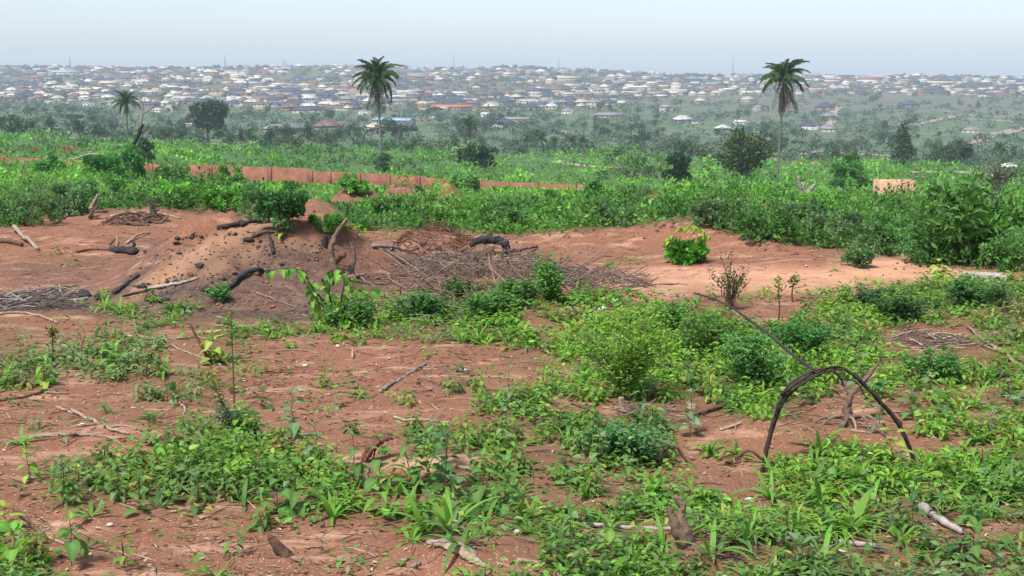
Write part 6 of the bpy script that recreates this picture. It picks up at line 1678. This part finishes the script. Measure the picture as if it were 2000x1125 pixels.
feathery(1222, 778, 225, 200, (.125, .215, .030), 'feathery lime green bush of many thin dark stems in the clearing', 5200, 18)
feathery(1370, 700, 170, 95, (.075, .16, .03), 'lower lime green bush adjoining the feathery lime bush', 2600, 12)
feathery(1470, 760, 150, 120, (.075, .15, .04), 'mid green leafy herb clump between the lime bush and the arch', 2400, 12, 11)
feathery(1560, 700, 170, 80, (.05, .12, .028), 'green herb clump behind the top of the arch', 2400, 12, 9)
feathery(1330, 655, 150, 60, (.07, .16, .03), 'green herb clump at the far edge of the lime bush', 1600, 9, 9)
feathery(1760, 625, 160, 50, (.045, .10, .028), 'dark green herb clump before the dry stalk heap', 1800, 9, 9)
feathery(1900, 600, 180, 52, (.05, .11, .032), 'dark green herb clump below the concrete block', 2200, 10, 9)
feathery(1690, 600, 110, 40, (.06, .105, .045), 'grey-green herb clump at the near rim of the sand', 1300, 8, 8)
feathery(1820, 745, 170, 60, (.06, .135, .03), 'green herb clump in front of the dry stalk heap', 2000, 10, 10)
feathery(1240, 900, 220, 80, (.07, .135, .045), 'dense dark herb clump in front of the cut stump', 2600, 14, 13)
feathery(1075, 590, 80, 90, (.075, .165, .03), 'bright grassy herb growing through the brushwood heap', 1300, 9, 10)
feathery(455, 850, 90, 70, (.07, .11, .05), 'grey feathery herb at the foot of the thin red stems', 1100, 8, 7)
feathery(430, 590, 50, 32, (.06, .14, .03), 'small bright herb at the front foot of the burnt mound', 500, 6, 8)
feathery(700, 640, 130, 60, (.06, .13, .03), 'green leafy clump at the leafy sapling foot', 1500, 9, 10)
feathery(830, 625, 130, 55, (.05, .11, .03), 'green clump growing through the near brushwood', 1500, 9, 10)
feathery(950, 625, 140, 60, (.065, .14, .03), 'brighter green clump growing through the near brushwood', 1700, 9, 10)
feathery(1010, 606, 120, 62, (.06, .13, .03), 'green clump against the bright grassy herb in the brushwood', 1600, 9, 10)
feathery(890, 585, 110, 40, (.05, .105, .03), 'low dark green clump inside the wide brushwood heap', 1000, 8, 9)
# twiggy half-dead shrub by the sandy clearing
thorn(1428, 606, 100, 118, 'half-dead twiggy shrub with upright brown stems at the sand', 18, 420, (.05, .09, .03), name='thorn_bush', mat='brown_wood', th=1.3)
# leafy sapling bending over the mound foot
def sapling():
    p = ground_at(655, 640); y = p[1]; k = y / F
    e = empty('leafy_sapling', p); tag(e, 'bright leafy sapling with arching branches in front of the antler stump', 'sapling')
    br = [[(655, 645), (640, 600), (610, 560), (590, 530), (560, 524), (522, 528)], [(655, 640), (650, 600), (640, 565), (640, 535), (650, 528)], [(658, 640), (680, 610), (705, 580), (735, 560)], [(656, 640), (662, 610), (668, 580), (672, 545), (664, 522)], [(650, 640), (630, 605), (615, 580), (600, 560)], [(660, 642), (690, 625), (715, 605), (722, 590)]]
    for b in br:
        l = smoothline([at(a, c, y + rng.normal(0, .05)) - p for a, c in b], 5, .006); mb = MB(); tube(mb, l, np.linspace(2.4, .9, len(l)) * k, 5, (.10, .09, .04)); mb.obj('branch', M['leaf'], e, True)
        for j in range(3, len(l), 2):
            for s in (-1, 1):
                o = link('leaf', LEAF['bright green' if rng.uniform() < .7 else 'green'][rng.integers(4)], e); o.location = l[j]
                o.rotation_euler = (rng.normal(0, .3), rng.uniform(.2, 1.1), rng.uniform(0, 6.28)); sc = k * rng.uniform(17, 29); o.scale = (sc, sc, sc)
sapling()
# tall thin weeds with a few small leaves
def spindly(px, py, top, label, tipc=(.30, .30, .04), lean=0):
    p = ground_at(px, py); y = p[1]; k = y / F; h = (py - top)
    e = empty('spindly_weed', p); tag(e, label, 'weed', 'tall spindly weeds')
    l = smoothline([(0, 0, -.02), (rng.normal(0, 2) * k, 0, h * .4 * k), (lean * k * .6, 0, h * .75 * k), (lean * k, 0, h * k)], 5); mb = MB(); tube(mb, l, np.linspace(1.7, .8, len(l)) * k, 5, (.14, .06, .04)); mb.obj('stem', M['leaf'], e, True)
    n = 70; f = rng.uniform(.55, 1, n); P = np.stack([np.interp(f, np.linspace(0, 1, len(l)), l[:, q]) for q in range(3)], 1) + rng.normal(0, 5 * k, (n, 3)) * (f > .6)[:, None]
    m2 = MB(); leaves(m2, P, rdir(n, -.2, .8), rdir(n), np.full(n, 8 * k), np.full(n, 3.5 * k), jit((.11, .16, .04), n, .2) * np.where(f > .93, 1, 1)[:, None], 1)
    t = P[f > .9]; 
    if len(t): leaves(m2, t + np.array([0, 0, 3 * k]), rdir(len(t), 0, 1), rdir(len(t)), np.full(len(t), 5 * k), np.full(len(t), 4 * k), jit(tipc, len(t), .1), 0)
    m2.obj('foliage', M['leaf'], e)
spindly(458, 800, 600, 'tallest spindly weed, a thin red stem with a yellow flowering tip', lean=-2)
spindly(445, 852, 745, 'leaning spindly weed in front of the tallest one', lean=-24)
spindly(1518, 645, 545, 'spindly yellow-green weed standing on the near rim of the sand')
spindly(103, 690, 638, 'short thin spindly weed at the far cleared edge', lean=2)
spindly(1548, 590, 540, 'small spindly weed on the sand near the half-dead shrub', lean=3)
spindly(290, 740, 690, 'spindly weed with two leaves past the lime green weed', lean=6)

# ================================================================== LABELS
# each remaining thing is told apart by the landmark it stands by and its turn counted from it
FAR = [('central tall palm', 740, 160), ('tall roadside palm', 1518, 165), ('flat-crowned skyline tree', 375, 120), ('bare dead tree', 275, 220), ('big dark leafy tree', 408, 235), ('long blue roof', 125, 146), ('tallest lone mast', 886, 118),
       ('long dark-roofed house', 602, 221), ('bright white long roof', 897, 186), ('conical dark tree', 1192, 212), ('thick mast', 1091, 122), ('tapering mast', 1431, 125), ('lone white-roofed house', 1333, 238), ('rust-red roof', 1593, 181), ('gleaming white roof', 1717, 182),
       ('dark skyline house', 1907, 158), ('lone dark hip roof', 1778, 210), ('short lattice mast', 137, 118), ('stocky palm', 916, 250), ('broad dark thicket', 1868, 300), ('tall ragged conical tree', 1764, 285), ('pale far road', 1850, 232), ('olive dome bush', 562, 268), ('wide loose shrub', 1232, 318), ('pale clearing house', 1368, 202), ('thin mast', 440, 115)]
MID = [('mud wall end', 1146, 365), ('wall step', 608, 335), ('large dark bush', 228, 340), ('tall shrub', 1885, 440), ('bright domed bush', 1660, 340), ('burnt mound', 500, 440), ('splintered stump', 1571, 370), ('bright sand shrub', 1342, 470)]
NEAR = [('forked stump', 1330, 1015), ('torn root', 735, 880), ('left arch foot', 1489, 915), ('right arch foot', 1785, 900), ('split stump', 545, 1075), ('bark slab', 900, 1090), ('lime weed', 225, 710), ('dark stake', 395, 675), ('tilted log end', 1835, 1015), ('two-coloured branch', 60, 1030), ('long grey stick', 1620, 1062),
        ('feathery lime bush', 1222, 720), ('uprooted stump', 1660, 800), ('stalk heap', 1815, 660), ('bent white stick', 825, 822), ('bleached split wood', 885, 940), ('whitish curved branch', 160, 856), ('cut stump', 1216, 790), ('antler stump', 665, 490), ('slanting grey stick', 790, 740), ('tall spindly weed', 458, 700), ('round white stone', 1316, 950), ('brushwood heap', 960, 550)]
ORD = ['first', 'second', 'third', 'fourth', 'fifth', 'sixth', 'seventh', 'eighth', 'ninth', 'tenth', 'eleventh', 'twelfth', 'thirteenth', 'fourteenth', 'fifteenth', 'sixteenth', 'seventeenth', 'eighteenth', 'nineteenth', 'twentieth']
def finish_labels():
    byk = {}
    for o, d, px, py, zone in AUTO:
        lms = {'far': FAR, 'mid': MID, 'near': NEAR}[zone]
        sy = 2.2 if zone != 'near' else 1.4
        lm = min(lms, key=lambda l: (l[1] - px) ** 2 + ((l[2] - py) * sy) ** 2)
        dx, dy = px - lm[1], (py - lm[2]) * sy
        if abs(dx) > abs(dy): side = 'left of' if dx < 0 else 'right of'
        else: side = ('above' if dy < 0 else 'below') if zone == 'far' else ('behind' if dy < 0 else 'in front of')
        byk.setdefault((d, lm[0], side), []).append((dx * dx + dy * dy, o))
    for (d, lm, side), v in byk.items():
        v.sort(key=lambda q: q[0])
        for i, (_, o) in enumerate(v):
            o['label'] = f'{d} {side} the {lm}' if len(v) == 1 else f'{d}, {ORD[min(i, 19)]} {side} the {lm}'
finish_labels()
